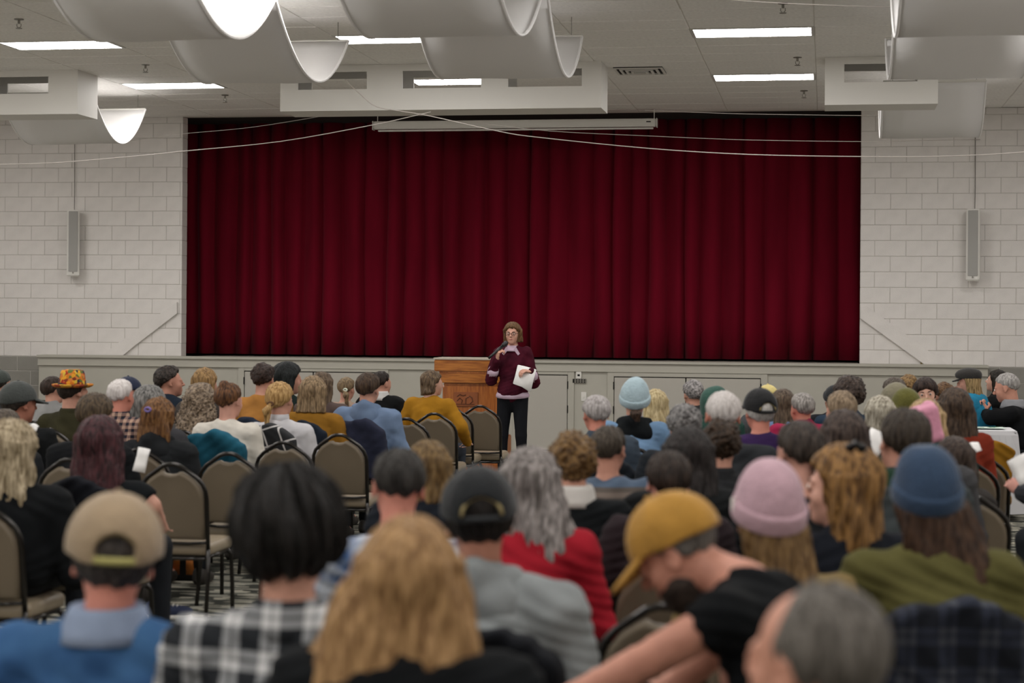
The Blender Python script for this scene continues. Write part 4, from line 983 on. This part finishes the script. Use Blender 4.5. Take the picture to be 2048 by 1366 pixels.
# near left
sit(222, 990, 840, hw=180, desc= 'person in a tan mesh cap and blue fleece vest', hat=('cap', '96836A', {'open': 1, 'e': .028}), hair=('short', '2E2926', '5A524C', {'vol': .012, 'nape': -.085}), top=('jacket', '40658E', '2F4F78'), extra={'collar': cloth('8E9FBC')}, hyaw=14, yaw=8, hadd=.034, wide=1.18, skin_c=SKR, roll=3, chl_z=.92)
sit(585, 938, 900, hw=190, desc= 'person with bushy black hair and black and white checked shirt', hair=('short', '0E0D0C', '26221F', {'vol': .034, 'nape': -.105, 'amp': .011}), top=('shirt', plaid('23262A', '8C8E90', 'D0D0D0', 11)), hyaw=2, yaw=4, hadd=.036, wide=1.1,
    coatm=cloth('191C22'), coatl='black padded coat over the chair of the checked shirt wearer', coatw=1.3, coatpuff=.006)
sit(796, 896, 650, 'person with short dark hair, thinning crown and tie dyed shirt', hair=('short', '252220', '3E3936', {'vol': .008, 'nape': -.07}), top=('tee', tiedye('3E567C', 'C4CAD2', 17)), hyaw=10, yaw=6, wide=1.12, skin_c=SKR, pitch=-6)
sit(857, 879, 520, 'person with dark blond bob and black jacket', hair=('bob', '5C4426', '9A7A4A', {'len': .13, 'w': .105, 'vol': .02}), top=('jacket', '1B2028'), fem=True, hadd=.024)
sit(812, 1026, 1060, hw=190, desc= 'person with very long straight blond hair and black coat', hair=('long', '8A6238', 'BC9260', {'len': .40, 'w': .235, 'vol': .02, 'amp': .004, 'tilt': -.05}), top=('jacket', '121518'), fem=True, hyaw=6, yaw=6, hadd=.028, wide=1.1)
sit(966, 932, 740, hw=150, desc= 'person in a black cap and light grey hoodie', hat=('cap', '101417', {'open': 1, 'strap': '14181B'}), hair=('short', '14110F', '2A2320', {'vol': .012, 'nape': -.085}), top=('hoodie', '8B9192'), hyaw=12, yaw=-2, hadd=.032, wide=1.1, skin_c='9C6A56',
    coatm=cloth('15181D'), coatl='black jacket over the chair of the grey hoodie wearer', coatw=1.3)
sit(1062, 893, 600, 'person with long grey hair and red top', hair=('long', '5C5552', 'A59D9A', {'len': .26, 'w': .12, 'vol': .024, 'amp': .005, 'tilt': .07}), top=('sweater', 'B01828'), fem=True, yaw=-2, hyaw=6, hadd=.028, wide=1.0)
sit(1148, 861, 520, 'person with curly auburn hair, white collar and black sweater', hair=('curly', '4A3016', '94703F', {'vol': .026, 'nape': -.10}), top=('sweater', '15181B'), extra={'collar': cloth('D6D2CC')}, hadd=.03, fem=True)
sit(1218, 849, 450, 'person with cropped brown hair and striped shirt', hair=('short', '3A3128', '5C5044', {'vol': .010, 'nape': -.07}), top=('sweater', stripes(['4E4640', '6C6058', '4E4640', '46566A', '46566A', '5A4A48', '6C6058'], 6.5)), hyaw=-16, wide=1.12, skin_c=SK2)

# right block, front rows
sit(1388, 760, 255, 'person with curly grey hair behind the dark green hood', hair=('curly', '6A6765', 'A8A4A2', {'vol': .016}), top=('jacket', '3A3B3C'))
sit(1424, 772, 275, 'person with a dark green hood up', hat=('hoodup', '2C4F45'), hair=('short', '2A2420', '3A322C'), top=('hoodie', '2C4F45'), kk=.9, roll=14, hyaw=-20, hadd=.03)
sit(1310, 779, 285, 'person with long pale blond hair beside the light blue beanie', hair=('long', 'A08A5C', 'D8C696', {'len': .27, 'w': .09, 'vol': .018}), top=('sweater', '5A6A7E'), fem=True, kk=.9)
sit(1536, 768, 256, 'person in a pale yellow and black cap and grey jacket', hat=('cap', 'C8B878', {'open': 1, 'strap': 'C8A41C', 'brim': '1C1C1C'}), hair=('pony', '3A2C20', '6A5238', {'len': .12}), top=('jacket', '4C4E50'), hadd=.03, kk=.9)
sit(1567, 777, 288, 'person with straight brown hair right of the pale cap', hair=('bob', '4A3C30', '7A6650', {'len': .17, 'w': .095}), top=('shirt', '6A86B4'), fem=True, kk=.88)
sit(1606, 785, 302, 'person with short grey hair and crimson puffer jacket', hair=('short', '7A746E', 'B0AAA4', {'vol': .014}), top=('puffer', 'A01C44'), hyaw=20, skin_c=SKR, kk=.88)
sit(1668, 769, 254, 'person in a black knit beanie before the big curly hair', hat=('beanie', '16191C'), hair=('short', '1E1A18', '2A2420'), top=('jacket', '1C1F24'), hadd=.028)
sit(1698, 750, 284, 'person with big dark curly hair and navy jacket', hair=('curly', '2A211C', '5A4A40', {'vol': .034, 'nape': -.10}), top=('jacket', '26384C'), hadd=.038)
sit(1788, 755, 262, 'person with grey brown hair behind the khaki beanie', hair=('short', '4A4038', '6E6256', {'vol': .016}), top=('jacket', '3A3A38'))
sit(1815, 750, 240, 'person with curly golden brown hair', hair=('curly', '6A4C28', 'A88450', {'vol': .018}), top=('jacket', '3E3A36'))
sit(1889, 765, 240, 'person with reddish curly hair left of the table', hair=('curly', '4E3420', '86623E', {'vol': .018}), top=('jacket', '3C3A3A'), kk=.9)
sit(1855, 754, 268, 'person with dark brown hair looking back toward the camera', hair=('short', '231A17', '4A3830', {'vol': .022, 'nape': -.10}), top=('sweater', '2E3A38'), hyaw=178, face=True, skin_c='C99C88', fem=True, hadd=.024, roll=6, yaw=0)
sit(1790, 764, 302, 'person in a light khaki knit beanie', hat=('beanie', '77725E'), hair=('short', '3A3028', '4A3E34'), top=('jacket', '3B3C36'), hadd=.028)
sit(1815, 777, 322, 'person in an olive green knit beanie', hat=('beanie', '56541F', {'h': .01}), hair=('short', '3A3028', '4A3E34'), top=('jacket', '33382E'), hadd=.032)
sit(1195, 790, 340, 'person with short silver hair and slate jacket', hair=('short', '8E8886', 'C0BAB8', {'vol': .014}), top=('jacket', '3F4C5A'), hyaw=20, skin_c=SKR, coatm=cloth('1B2026'), coatl='dark coat over the chair of the silver haired person')
sit(1268, 754, 310, 'person in a light blue knit beanie and black hooded jacket', hat=('beanie', '9FB4BC', {'h': .028}), hair=('pony', '2E211A', '5E4636', {'len': .2, 'side': .02}), top=('hoodie', '6A8DB4'), extra={'hood': cloth('15181B')}, hadd=.055, hyaw=-6, fem=True)
sit(1372, 806, 385, 'person with curly steel grey hair', hair=('curly', '4A4848', '8E8B8A', {'vol': .022, 'nape': -.085}), top=('jacket', '20252B'), hadd=.026)
sit(1520, 776, 345, 'elderly person in a black cap with emblem and purple collar', hat=('cap', '131416', {'open': 1, 'e': .026, 'strap': '131416'}), hair=('short', 'B4B0AA', 'DCD8D4', {'vol': .014, 'nape': -.085}), top=('sweater', '3A2456'), skin_c=SKR, hyaw=18, hadd=.032, cback=.03,
    coatm=cloth('25282C'), coatl='charcoal coat over the chair of the purple collar wearer')
sit(1682, 780, 355, 'person with cropped sandy hair', hair=('short', '6E5A44', 'A08A6E', {'vol': .010}), top=('jacket', '3A3C40'), hyaw=10)
sit(1762, 792, 335, 'person with silvery blond bob', hair=('bob', '8E8470', 'C8C0AE', {'len': .15, 'w': .105, 'vol': .018}), top=('jacket', '2B2E33'), fem=True)
sit(1445, 782, 405, 'person with round white balding head and charcoal jacket', hair=('short', 'BAB2AE', 'DAD4D0', {'vol': .006, 'nape': -.07}), top=('jacket', '2C2F32'), skin_c=SKR, hyaw=6, wide=1.15, hadd=.01)
sit(1853, 799, 385, 'person with strawberry blond hair and dark green scarf', hair=('long', '9A7A4C', 'C8A878', {'len': .24, 'w': .10, 'vol': .018}), top=('hoodie', '1E3A34'), fem=True, hyaw=-6)
sit(1910, 777, 335, wide=.86, desc= 'person with long brown hair and rust red sweater', hair=('long', '33261E', '64503E', {'len': .33, 'w': .125, 'vol': .020}), top=('sweater', '8E301C'), fem=True)

# right block, middle rows
sit(1375, 856, 508, 'person with long very dark hair left of the brown curls', hair=('long', '1D1A19', '3A3432', {'len': .27, 'w': .12, 'vol': .020}), top=('jacket', '17191B'), fem=True)
sit(1441, 838, 445, 'person with dark brown wavy hair and dark grey shirt', hair=('curly', '261C15', '4A3626', {'vol': .018, 'nape': -.11}), top=('shirt', '2C2E30'), hyaw=-10)
sit(1598, 842, 520, 'person with dark hair in a low bun', hair=('bun', '2A2320', '554840', {'z': -.055, 'x': .035}), top=('sweater', '1E2125'), fem=True, hyaw=26, skin_c='BE8C7C')
sit(1688, 822, 452, 'person with long dark brown hair behind the hair clip', hair=('long', '332824', '5E4E46', {'len': .33, 'w': .13, 'vol': .020}), top=('sweater', '4A3430'), fem=True)
sit(1848, 812, 430, 'person in a square pink knit hat', hat=('cathat', 'C98AA0'), hair=('short', '5A4436', '6E5644'), top=('sweater', '4A4A4C'), hadd=.030, roll=-12, hyaw=4)
sit(1800, 816, 520, 'person with short dark brown hair and green grey jacket', hair=('short', '2A221C', '4E4236', {'vol': .018, 'nape': -.07}), top=('jacket', '3C4244'), extra={'collar': cloth('24402E')}, hyaw=14, roll=8, hadd=.022, skin_c=SK2)
sit(1910, 874, 415, wide=.72, hw=72, desc= 'person with long dark brown hair behind the blue beanie', hair=('long', '2E251F', '5A4A40', {'len': .30, 'w': .10, 'vol': .018}), top=('sweater', '3A3634'), fem=True)
sit(1335, 899, 560, 'person with short dark hair, ears showing, and plum jacket', hair=('short', '241C18', '44362C', {'vol': .016, 'nape': -.055}), top=('jacket', '2C2226'), hyaw=4, skin_c='C69080', hadd=.02)
sit(1540, 924, 700, hw=136, desc= 'person in a pale pink knit beanie and tan sweater', hat=('beanie', 'B2939D', {'h': .032, 'patch': (-.097, -.005, .045)}), hair=('long', '5E4224', '9A7648', {'len': .33, 'w': .092, 'vol': .012, 'tilt': .08, 'amp': .005}), top=('sweater', '8A7446'), fem=True, hyaw=12, yaw=4, hadd=.052, wide=1.02)
sit(1688, 886, 620, hw=128, desc= 'person in left profile with wavy golden hair and black hair clip', hair=('long', '5A3C1E', 'B68448', {'len': .33, 'w': .125, 'vol': .022, 'amp': .0035, 'tilt': .02}), top=('jacket', '1A1D26'), fem=True, hyaw=56, yaw=20, face=True, skin_c='CB9A88', hadd=.026, roll=0)
sit(1864, 884, 680, hw=128, desc= 'person in a dark blue knit beanie and olive sweater', hat=('beanie', '2B3F58', {'h': .035, 'dent': 1}), hair=('long', '2E1F17', '5E4330', {'len': .27, 'w': .13, 'vol': .016, 'amp': .008, 'tilt': .05}), top=('sweater', '5F5C30'), fem=True, hyaw=10, roll=-5, hadd=.063, wide=1.12, cback=-.02,
    coatm=plaid('181B22', '262A36', '3E4148', 9), coatl='dark plaid coat over the chair at the bottom right corner', coatw=1.35)
# dark clip on the golden hair
gp = at_s(1712, 897, 660); e_ = empty('hair_clip', gp, label='black claw clip in the wavy golden hair', cat='hair clip')
MB().tube([(-.03, 0, 0), (0, .01, .016), (.03, 0, 0)], .010, 8).tube([(-.02, .01, -.01), (.0, .02, .008), (.02, .01, -.01)], .009, 8).build('claw', mat('clip_black', '0E0E10', .25), e_, smooth=True)

# nearest: grey haired person at the bottom right
sit(1642, 1156, 1330, hw=262, desc= 'nearest person with short grey hair and high forehead', hair=('short', '544E48', '7E776F', {'vol': .008, 'nape': -.08, 'recede': .02}), top=('jacket', '2A2C2E'), hyaw=38, yaw=16, skin_c='C08A74', hadd=.014)

# ---------------- person in the yellow cap, leaning forward to the left
T = at_s(1378, 1004, 860); ztp = T.z-.03; yw = R(74)
ln = .16; hf_ = .065; off = ln+.06+hf_
base = Vector((T.x+math.sin(yw)*off, T.y-math.cos(yw)*off, 0))
P = person(base, yw, ztp, 'bearded person in a mustard yellow cap leaning forward with bare forearm', s=880, kk=1.0, skin_c='B9826E', head_yaw=R(6), head_pitch=R(-36), lean=ln, wide=1.08, hfwd=hf_, sleeve=.16, nup=.12,
    arms=([[-.28, .46, ztp-.40], [.28, .42, ztp-.46]], [[-.30, .66, ztp-.54], [.16, .66, ztp-.56]], [None, None]), top=('tee', '0F1214'), hair=('short', '3A332E', '76706A', {'vol': .004, 'nape': -.07}),
    hat=('cap', 'A57A30', {'e': .022}), face=True, pants='1E2228')
# beard
h_ = .006; hc = P.hc; lo = hc-.17; hi = hc+.17
F = Field(axis(lo[0], hi[0], h_), axis(lo[1], hi[1], h_), axis(lo[2], hi[2], h_)).frame(hc, P.Rh, 1.0)
F.ell((0, .028, -.058), (.061, .062, .070), 0); F.ell((0, .070, -.092), (.026, .024, .026), .02); F.func(lambda x, y, z: z+.030+.7*(y-.08)*(y > .03), .01, 'i'); F.func(lambda x, y, z: -.028-y, .01, 'i'); F.ell((0, .075, -.02), (.045, .06, .036), .01, 's')
F.disp(lambda x, y, z: .0015*np.sin(160*x)*np.sin(150*z)); F.mesh('beard', hairm('2A221E', '4A3E36', True), P.root)
place_chair(base.x-.02, base.y+.02, R(52), 'taupe banquet chair under the person in the yellow cap', 'banquet chairs in rows')

# ---------------- the speaker
sp = at_s(1026, 700, 187); ZT = at_s(1022, 645, 187).z-.016; yaw_s = R(180-4)
kS = ZT/1.72
arm = ([[-.235, -.01, ZT-.62], [.235, .04, ZT-.60]], [[-.235, .17, ZT-.50], [.125, .20, ZT-.375]],
       [((.60, .70, .12), (.3, -.1, -.95), .75, -1), ((-.25, .28, .93), (-.8, -.45, .1), 1.15, 1)],
       [(.09, .24, ZT-.29, .10, .007), (-.16, .24, ZT-.54, .11, .007)])
# her right arm (image left) lifts the microphone, her left arm (image right) holds the sheets; local +x is image left
P = person((sp.x, sp.y, 0), yaw_s, ZT, 'standing speaker in a maroon sweater holding a microphone and white papers', s=420, kk=kS, fem=True, skin_c='CB9A86', head_yaw=R(3), lean=.01, arms=arm, group='speaker',
    top=('sweater', '4A1424', '3A101E'), pants='1A1B20', shoe='121212', hair=('bob', '5E4026', '8E6840', {'len': .085, 'w': .094, 'vol': .020}), face=True, extra=('glasses',), stand=True, wide=.86)
pink = cloth('D3B8CC'); nk = np.array([0, .01, P.zn])
MB().lathe([(.088, -.050), (.076, -.03), (.062, -.005), (.056, .012), (.052, .008)], 18, 1, 1.05, c=tuple(nk+np.array([0, .012, .0]))).build('shirt_collar', pink, P.root, smooth=True)
for sx in (-1, 1): MB().prism([(sx*.030, P.zn-.035), (sx*.052, P.zn-.0), (sx*.098, P.zn-.075), (sx*.078, P.zn-.092)], .088, .096).build('collar_point', pink, P.root)
# shirt tail under the sweater hem
hm = MB(); prof = []
V = []; Fc = []; n = 28
for j, (dz, rr) in enumerate(((.07, -.02), (.04, -.008), (.022, -.008))):
    for i in range(n):
        a = 2*math.pi*i/n; V.append(((.185+rr)*math.cos(a), (.148+rr)*math.sin(a), ZT-.80+dz-(.02*math.sin(a) if j == 2 else 0)))
for j in range(2):
    for i in range(n): Fc.append((j*n+i, j*n+(i+1) % n, (j+1)*n+(i+1) % n, (j+1)*n+i))
o_ = pyd('shirt_tail', V, Fc, pink, P.root, smooth=True); so = o_.modifiers.new('t', 'SOLIDIFY'); so.thickness = .004
# turned shirt cuffs
for (a, b) in ((P.el[1]*.45+P.wr[1]*.55, P.el[1]*.80+P.wr[1]*.20), (P.wr[0]*.82+P.el[0]*.18, P.wr[0]*.35+P.el[0]*.65)):
    MB().tube([tuple(a), tuple(a*.6+b*.4), tuple(b)], [.052, .062, .056], 14).build('shirt_cuff', pink, P.root, smooth=True)
wrm = P.wr[1]
base_m = Matrix.Translation((sp.x, sp.y, 0)) @ Matrix.Rotation(yaw_s, 4, 'Z')
tip = np.array([.028, .175, ZT-.195]); hdp = np.array([.14, .235, ZT-.305]); dr = (tip-hdp)/np.linalg.norm(tip-hdp)
e_ = empty('microphone', (0, 0, 0), label='black handheld microphone held at the speaker mouth', cat='microphone')
w_ = lambda p: tuple(base_m @ Vector(p))
MB().tube([w_(tip-dr*.26), w_(tip-dr*.20), w_(tip-dr*.06)], [.013, .015, .018], 12).build('handle', mat('mic_black', '17181A', .35), e_, smooth=True)
MB().tube([w_(tip-dr*.06), w_(tip-dr*.045), w_(tip-dr*.02), w_(tip), w_(tip+dr*.012)], [.018, .025, .027, .022, .008], 12).build('grille', mat('mic_grille', '3A3B3E', .4, metal=.6), e_, smooth=True)
pc = at_s(1049, 754, 189.4)
for dd, an_ in ((0, 0), (.006, 3)):
    pl = pyd('paper_sheet', [(-.10, 0, -.10), (.10, .01, -.145), (.10, .0, .11), (-.10, 0, .115), (-.0, -.012, -.118), (-.0, -.008, .115)], [(0, 4, 5, 3), (4, 1, 2, 5)], mat('paper', 'E9E8E6', .8), smooth=True)
    so = pl.modifiers.new('t', 'SOLIDIFY'); so.thickness = .001; pl.location = pc+Vector((0, dd, 0)); pl.rotation_euler = (R(-22), R(11+an_), R(4)); tag(pl, 'white paper sheet held by the speaker, '+('front one' if dd == 0 else 'rear one'), 'paper')

# ---------------- the table at the right and the three people behind it
tp = at_s(1925, 856, 300); tz = .74
t0 = at_s(2034, 864, 229); 
m_cloth = mat('white_tablecloth', 'C9C9CC', .85, bump=.1, bscale=5)
tx0, ty0 = t0.x-1.5, t0.y; TW, TD, tz = 1.5, .62, t0.z
e_ = empty('folding_table', (tx0, ty0, 0), label='folding table under the white cloth at the right', cat='table')
MB().box((0, 0, tz-.03), (TW, TD, tz)).build('tabletop', m_white, e_, bevel=.008)
for a in (.06, TW-.06):
    for b in (.08, TD-.08): MB().tube([(a, b, 0), (a, b, tz-.03)], .014, 8).build('leg', m_metal, e_)
V = []; Fc = []; n = 120; per = []
for i in range(n):
    t = i/n*4
    if t < 1: p = (TW*t, 0, 0, -1)
    elif t < 2: p = (TW, TD*(t-1), 1, 0)
    elif t < 3: p = (TW*(3-t), TD, 0, 1)
    else: p = (0, TD*(4-t), -1, 0)
    per.append(p)
for j, z in enumerate((tz+.006, tz-.03, .5, .3, .06)):
    for i, (x, y, nx, ny) in enumerate(per):
        a = (0, .012, .025+.012*math.sin(i*.9), .035+.022*math.sin(i*.9), .045+.03*math.sin(i*.9))[j]; V.append((x+nx*a, y+ny*a, z))
for j in range(4):
    for i in range(n): Fc.append((j*n+i, j*n+(i+1) % n, (j+1)*n+(i+1) % n, (j+1)*n+i))
Fc.append(tuple(range(n-1, -1, -1)))
o_ = pyd('tablecloth', V, Fc, m_cloth, smooth=False, loc=(tx0, ty0, 0)); tag(o_, 'white cloth hanging over the table at the right', 'tablecloth')
for i, (dx, dy, rr) in enumerate(((.95, .28, 8), (1.12, .36, -12), (1.28, .26, 5))):
    o_ = MB().box((-.14, -.1, 0), (.14, .1, .004)).build('flyer', mat('flyer_mint', 'C4D6CA', .7)); o_.location = (tx0+dx, ty0+dy, tz+.008+.005*i); o_.rotation_euler.z = R(rr)
    tag(o_, 'white and green printed flyer on the table, '+('left one', 'middle one', 'right one')[i], 'flyer')
    q = MB(); g_ = random.Random(i)
    for _ in range(5):
        a, b = g_.uniform(-.11, .06), g_.uniform(-.08, .06); q.tube([(a, b, .005), (a+.02, b+.03, .005), (a+.05, b+.01, .005)], .0025, 4)
    q.build('printed_lines', mat('print_green', '3A6A50', .8), o_)
# dark cap and blue jacket, hand at the mouth
def side_sit(px, py, s, yaw, desc, **k):
    T = at_s(px, py, s); yw = R(yaw); ln = k.get('lean', .12); off = ln+.03; b_ = Vector((T.x+math.sin(yw)*off, T.y-math.cos(yw)*off, 0))
    P = person(b_, yw, T.z-k.pop('hadd', .02), desc, s=s, **k); place_chair(b_.x+math.sin(yw)*.02, b_.y-math.cos(yw)*.02, yw, 'banquet chair under the '+desc, 'banquet chairs in rows'); return P
side_sit(1938, 733, 214, 70, 'person in a dark flat cap and blue jacket, hand at mouth', hadd=.032, hat=('newsboy', '2A2826'), hair=('long', '7A6038', 'B89A68', {'len': .26, 'w': .09}), top=('jacket', '1E84AE'), face=True, fem=True, skin_c='B98876', lean=.10, group='people at the table',
    arms=([[-.18, .24, .82], [.20, .26, .80]], [[-.06, .32, .80], [.03, .275, 1.02]], [None, ((-.2, -.05, .95), (-.6, -.6, -.1), .9, 1)], [(.0, .27, 1.08, .09, .010)]), head_pitch=R(-4), head_yaw=R(4))
side_sit(1988, 738, 206, 66, 'person with shoulder length black hair in left profile', hadd=.02, hair=('long', '15120F', '33291F', {'len': .2, 'w': .092}), top=('sweater', '17181A'), face=True, fem=True, skin_c='C39582', lean=.06, group='people at the table', head_pitch=R(10))
zz = at_s(2020, 747, 217).z
PM = side_sit(2018, 747, 217, 72, 'person with grey hair and black sweater, hands clasped before the chin', hadd=.016, hair=('short', '858280', 'B4B0AC', {'vol': .010}), top=('sweater', '0F1113'), face=True, skin_c='C08A76', lean=.16, kk=1.12, group='people at the table', extra={'collar': cloth('8E9094')},
    arms=([[-.20, .30, .86], [.20, .30, .86]], [[-.035, .40, zz-.37], [.035, .40, zz-.37]], [((.12, .42, .9), (1, .0, -.1), 1.0, -1), ((-.12, .42, .9), (-1, 0, -.1), 1.0, 1)], [(0, .43, zz-.30, .11, .009)]), head_pitch=R(-14), head_yaw=R(2))
MB().tube([tuple(PM.wr[0]+np.array([0, 0, -.02])+np.array([.034*math.cos(a), .034*math.sin(a), 0])) for a in np.linspace(0, 6.28, 13)[:-1]], .009, 6, closed=True).build('watch', mat('watch_white', 'DAD8D0', .3), PM.root, smooth=True)

# person at the right edge reading a sheet
rp = at_s(2225, 850, 372)
P = person((rp.x, rp.y, 0), R(70), 1.26, 'person in dark grey clothes at the right edge holding a white sheet', s=400, top=('jacket', '3A3C40'), pants='2A2C30', lean=.08, group='seated audience', skin_c='C08A7C',
    arms=([[-.24, .2, .78], [.24, .2, .78]], [[-.10, .46, .80], [.12, .46, .80]], [((.2, .7, .5), (1, .2, -.2), .9, -1), ((-.2, .7, .5), (-1, .2, -.2), .9, 1)], [(0, .5, .84, .13, .011)]))
place_chair(rp.x, rp.y, R(70), 'taupe banquet chair under the reader at the right edge', 'banquet chairs in rows')
paper(2052, 936, 395, .14, .14, (R(-24), R(-24), R(8)), 'white printed sheet held by the reader at the right edge')
# other papers in view
paper(283, 920, 372, .07, .13, (R(-12), R(10), R(4)), 'white sheet of paper held low beside the burgundy hair')
paper(1745, 892, 400, .10, .16, (R(-18), R(30), R(0)), 'pale blue white sheet held up left of the dark head')
paper(1941, 899, 395, .10, .06, (R(-50), R(-20), R(0)), 'small white sheet beside the mustard coat')
paper(66, 856, 345, .06, .04, (R(-50), R(10), R(0)), 'white folded sheet on a lap beside the charcoal cap')
# coats on chairs that have no sitter in view
c_ = chair_px(1950, 886, 'taupe banquet chair covered by the mustard coat near the table')
coat(c_.location.x, c_.location.y, R(8), cloth('9A6A14'), 'mustard coat over a chair left of the white table', 380, 1.05)
c_ = chair_px(1795, 962, 'taupe banquet chair covered by the pale grey coat')
coat(c_.location.x, c_.location.y, 0, cloth('9C9AA4'), 'pale grey coat over a chair left of the dark blue beanie', 480, .8)

# things on the floor
bp = at_s(374, 1168, 305); e_ = empty('tote_bag', (bp.x, bp.y, 0), label='small orange and black bag under the empty chair at left', cat='bag')
MB().box((-.10, -.05, .02), (.10, .05, .19)).build('bag_body', mat('bag_orange', 'B86A1C', .7, noise=.15), e_, bevel=.02, smooth=True)
MB().box((-.105, -.055, 0), (.105, .055, .05)).build('bag_base', m_dark, e_, bevel=.01); MB().box((-.03, -.056, .02), (.01, .056, .195)).build('bag_band', m_dark, e_)
MB().tube([(.05, 0, .18), (.055, 0, .27), (.05, 0, .36), (.04, 0, .40)], .006, 6).build('strap', mat('strap_grey', '77716A', .7), e_)
bp = at_s(334, 1206, 352); e_ = empty('sneaker', (bp.x, bp.y, 0), rotz=R(-68), label='navy sneaker with white toe and sole on the carpet', cat='shoe')
F = Field(axis(-.07, .07, .01), axis(-.17, .17, .01), axis(.0, .14, .01)); F.ell((0, .02, .05), (.045, .13, .035), .01); F.ell((0, -.06, .08), (.04, .06, .045), .03); F.mesh('upper', mat('shoe_navy', '2A3350', .8), e_)
F = Field(axis(-.07, .07, .01), axis(-.17, .17, .01), axis(-.01, .05, .01)); F.ell((0, .0, .02), (.052, .150, .022), .01); F.func(lambda x, y, z: .002-z, 0, 'i'); F.mesh('sole', m_white, e_)
for i in range(4): MB().tube([(-.022, .01+.022*i, .088-.006*i), (0, .015+.022*i, .096-.006*i), (.022, .01+.022*i, .088-.006*i)], .004, 5).build('lace', m_white, e_)
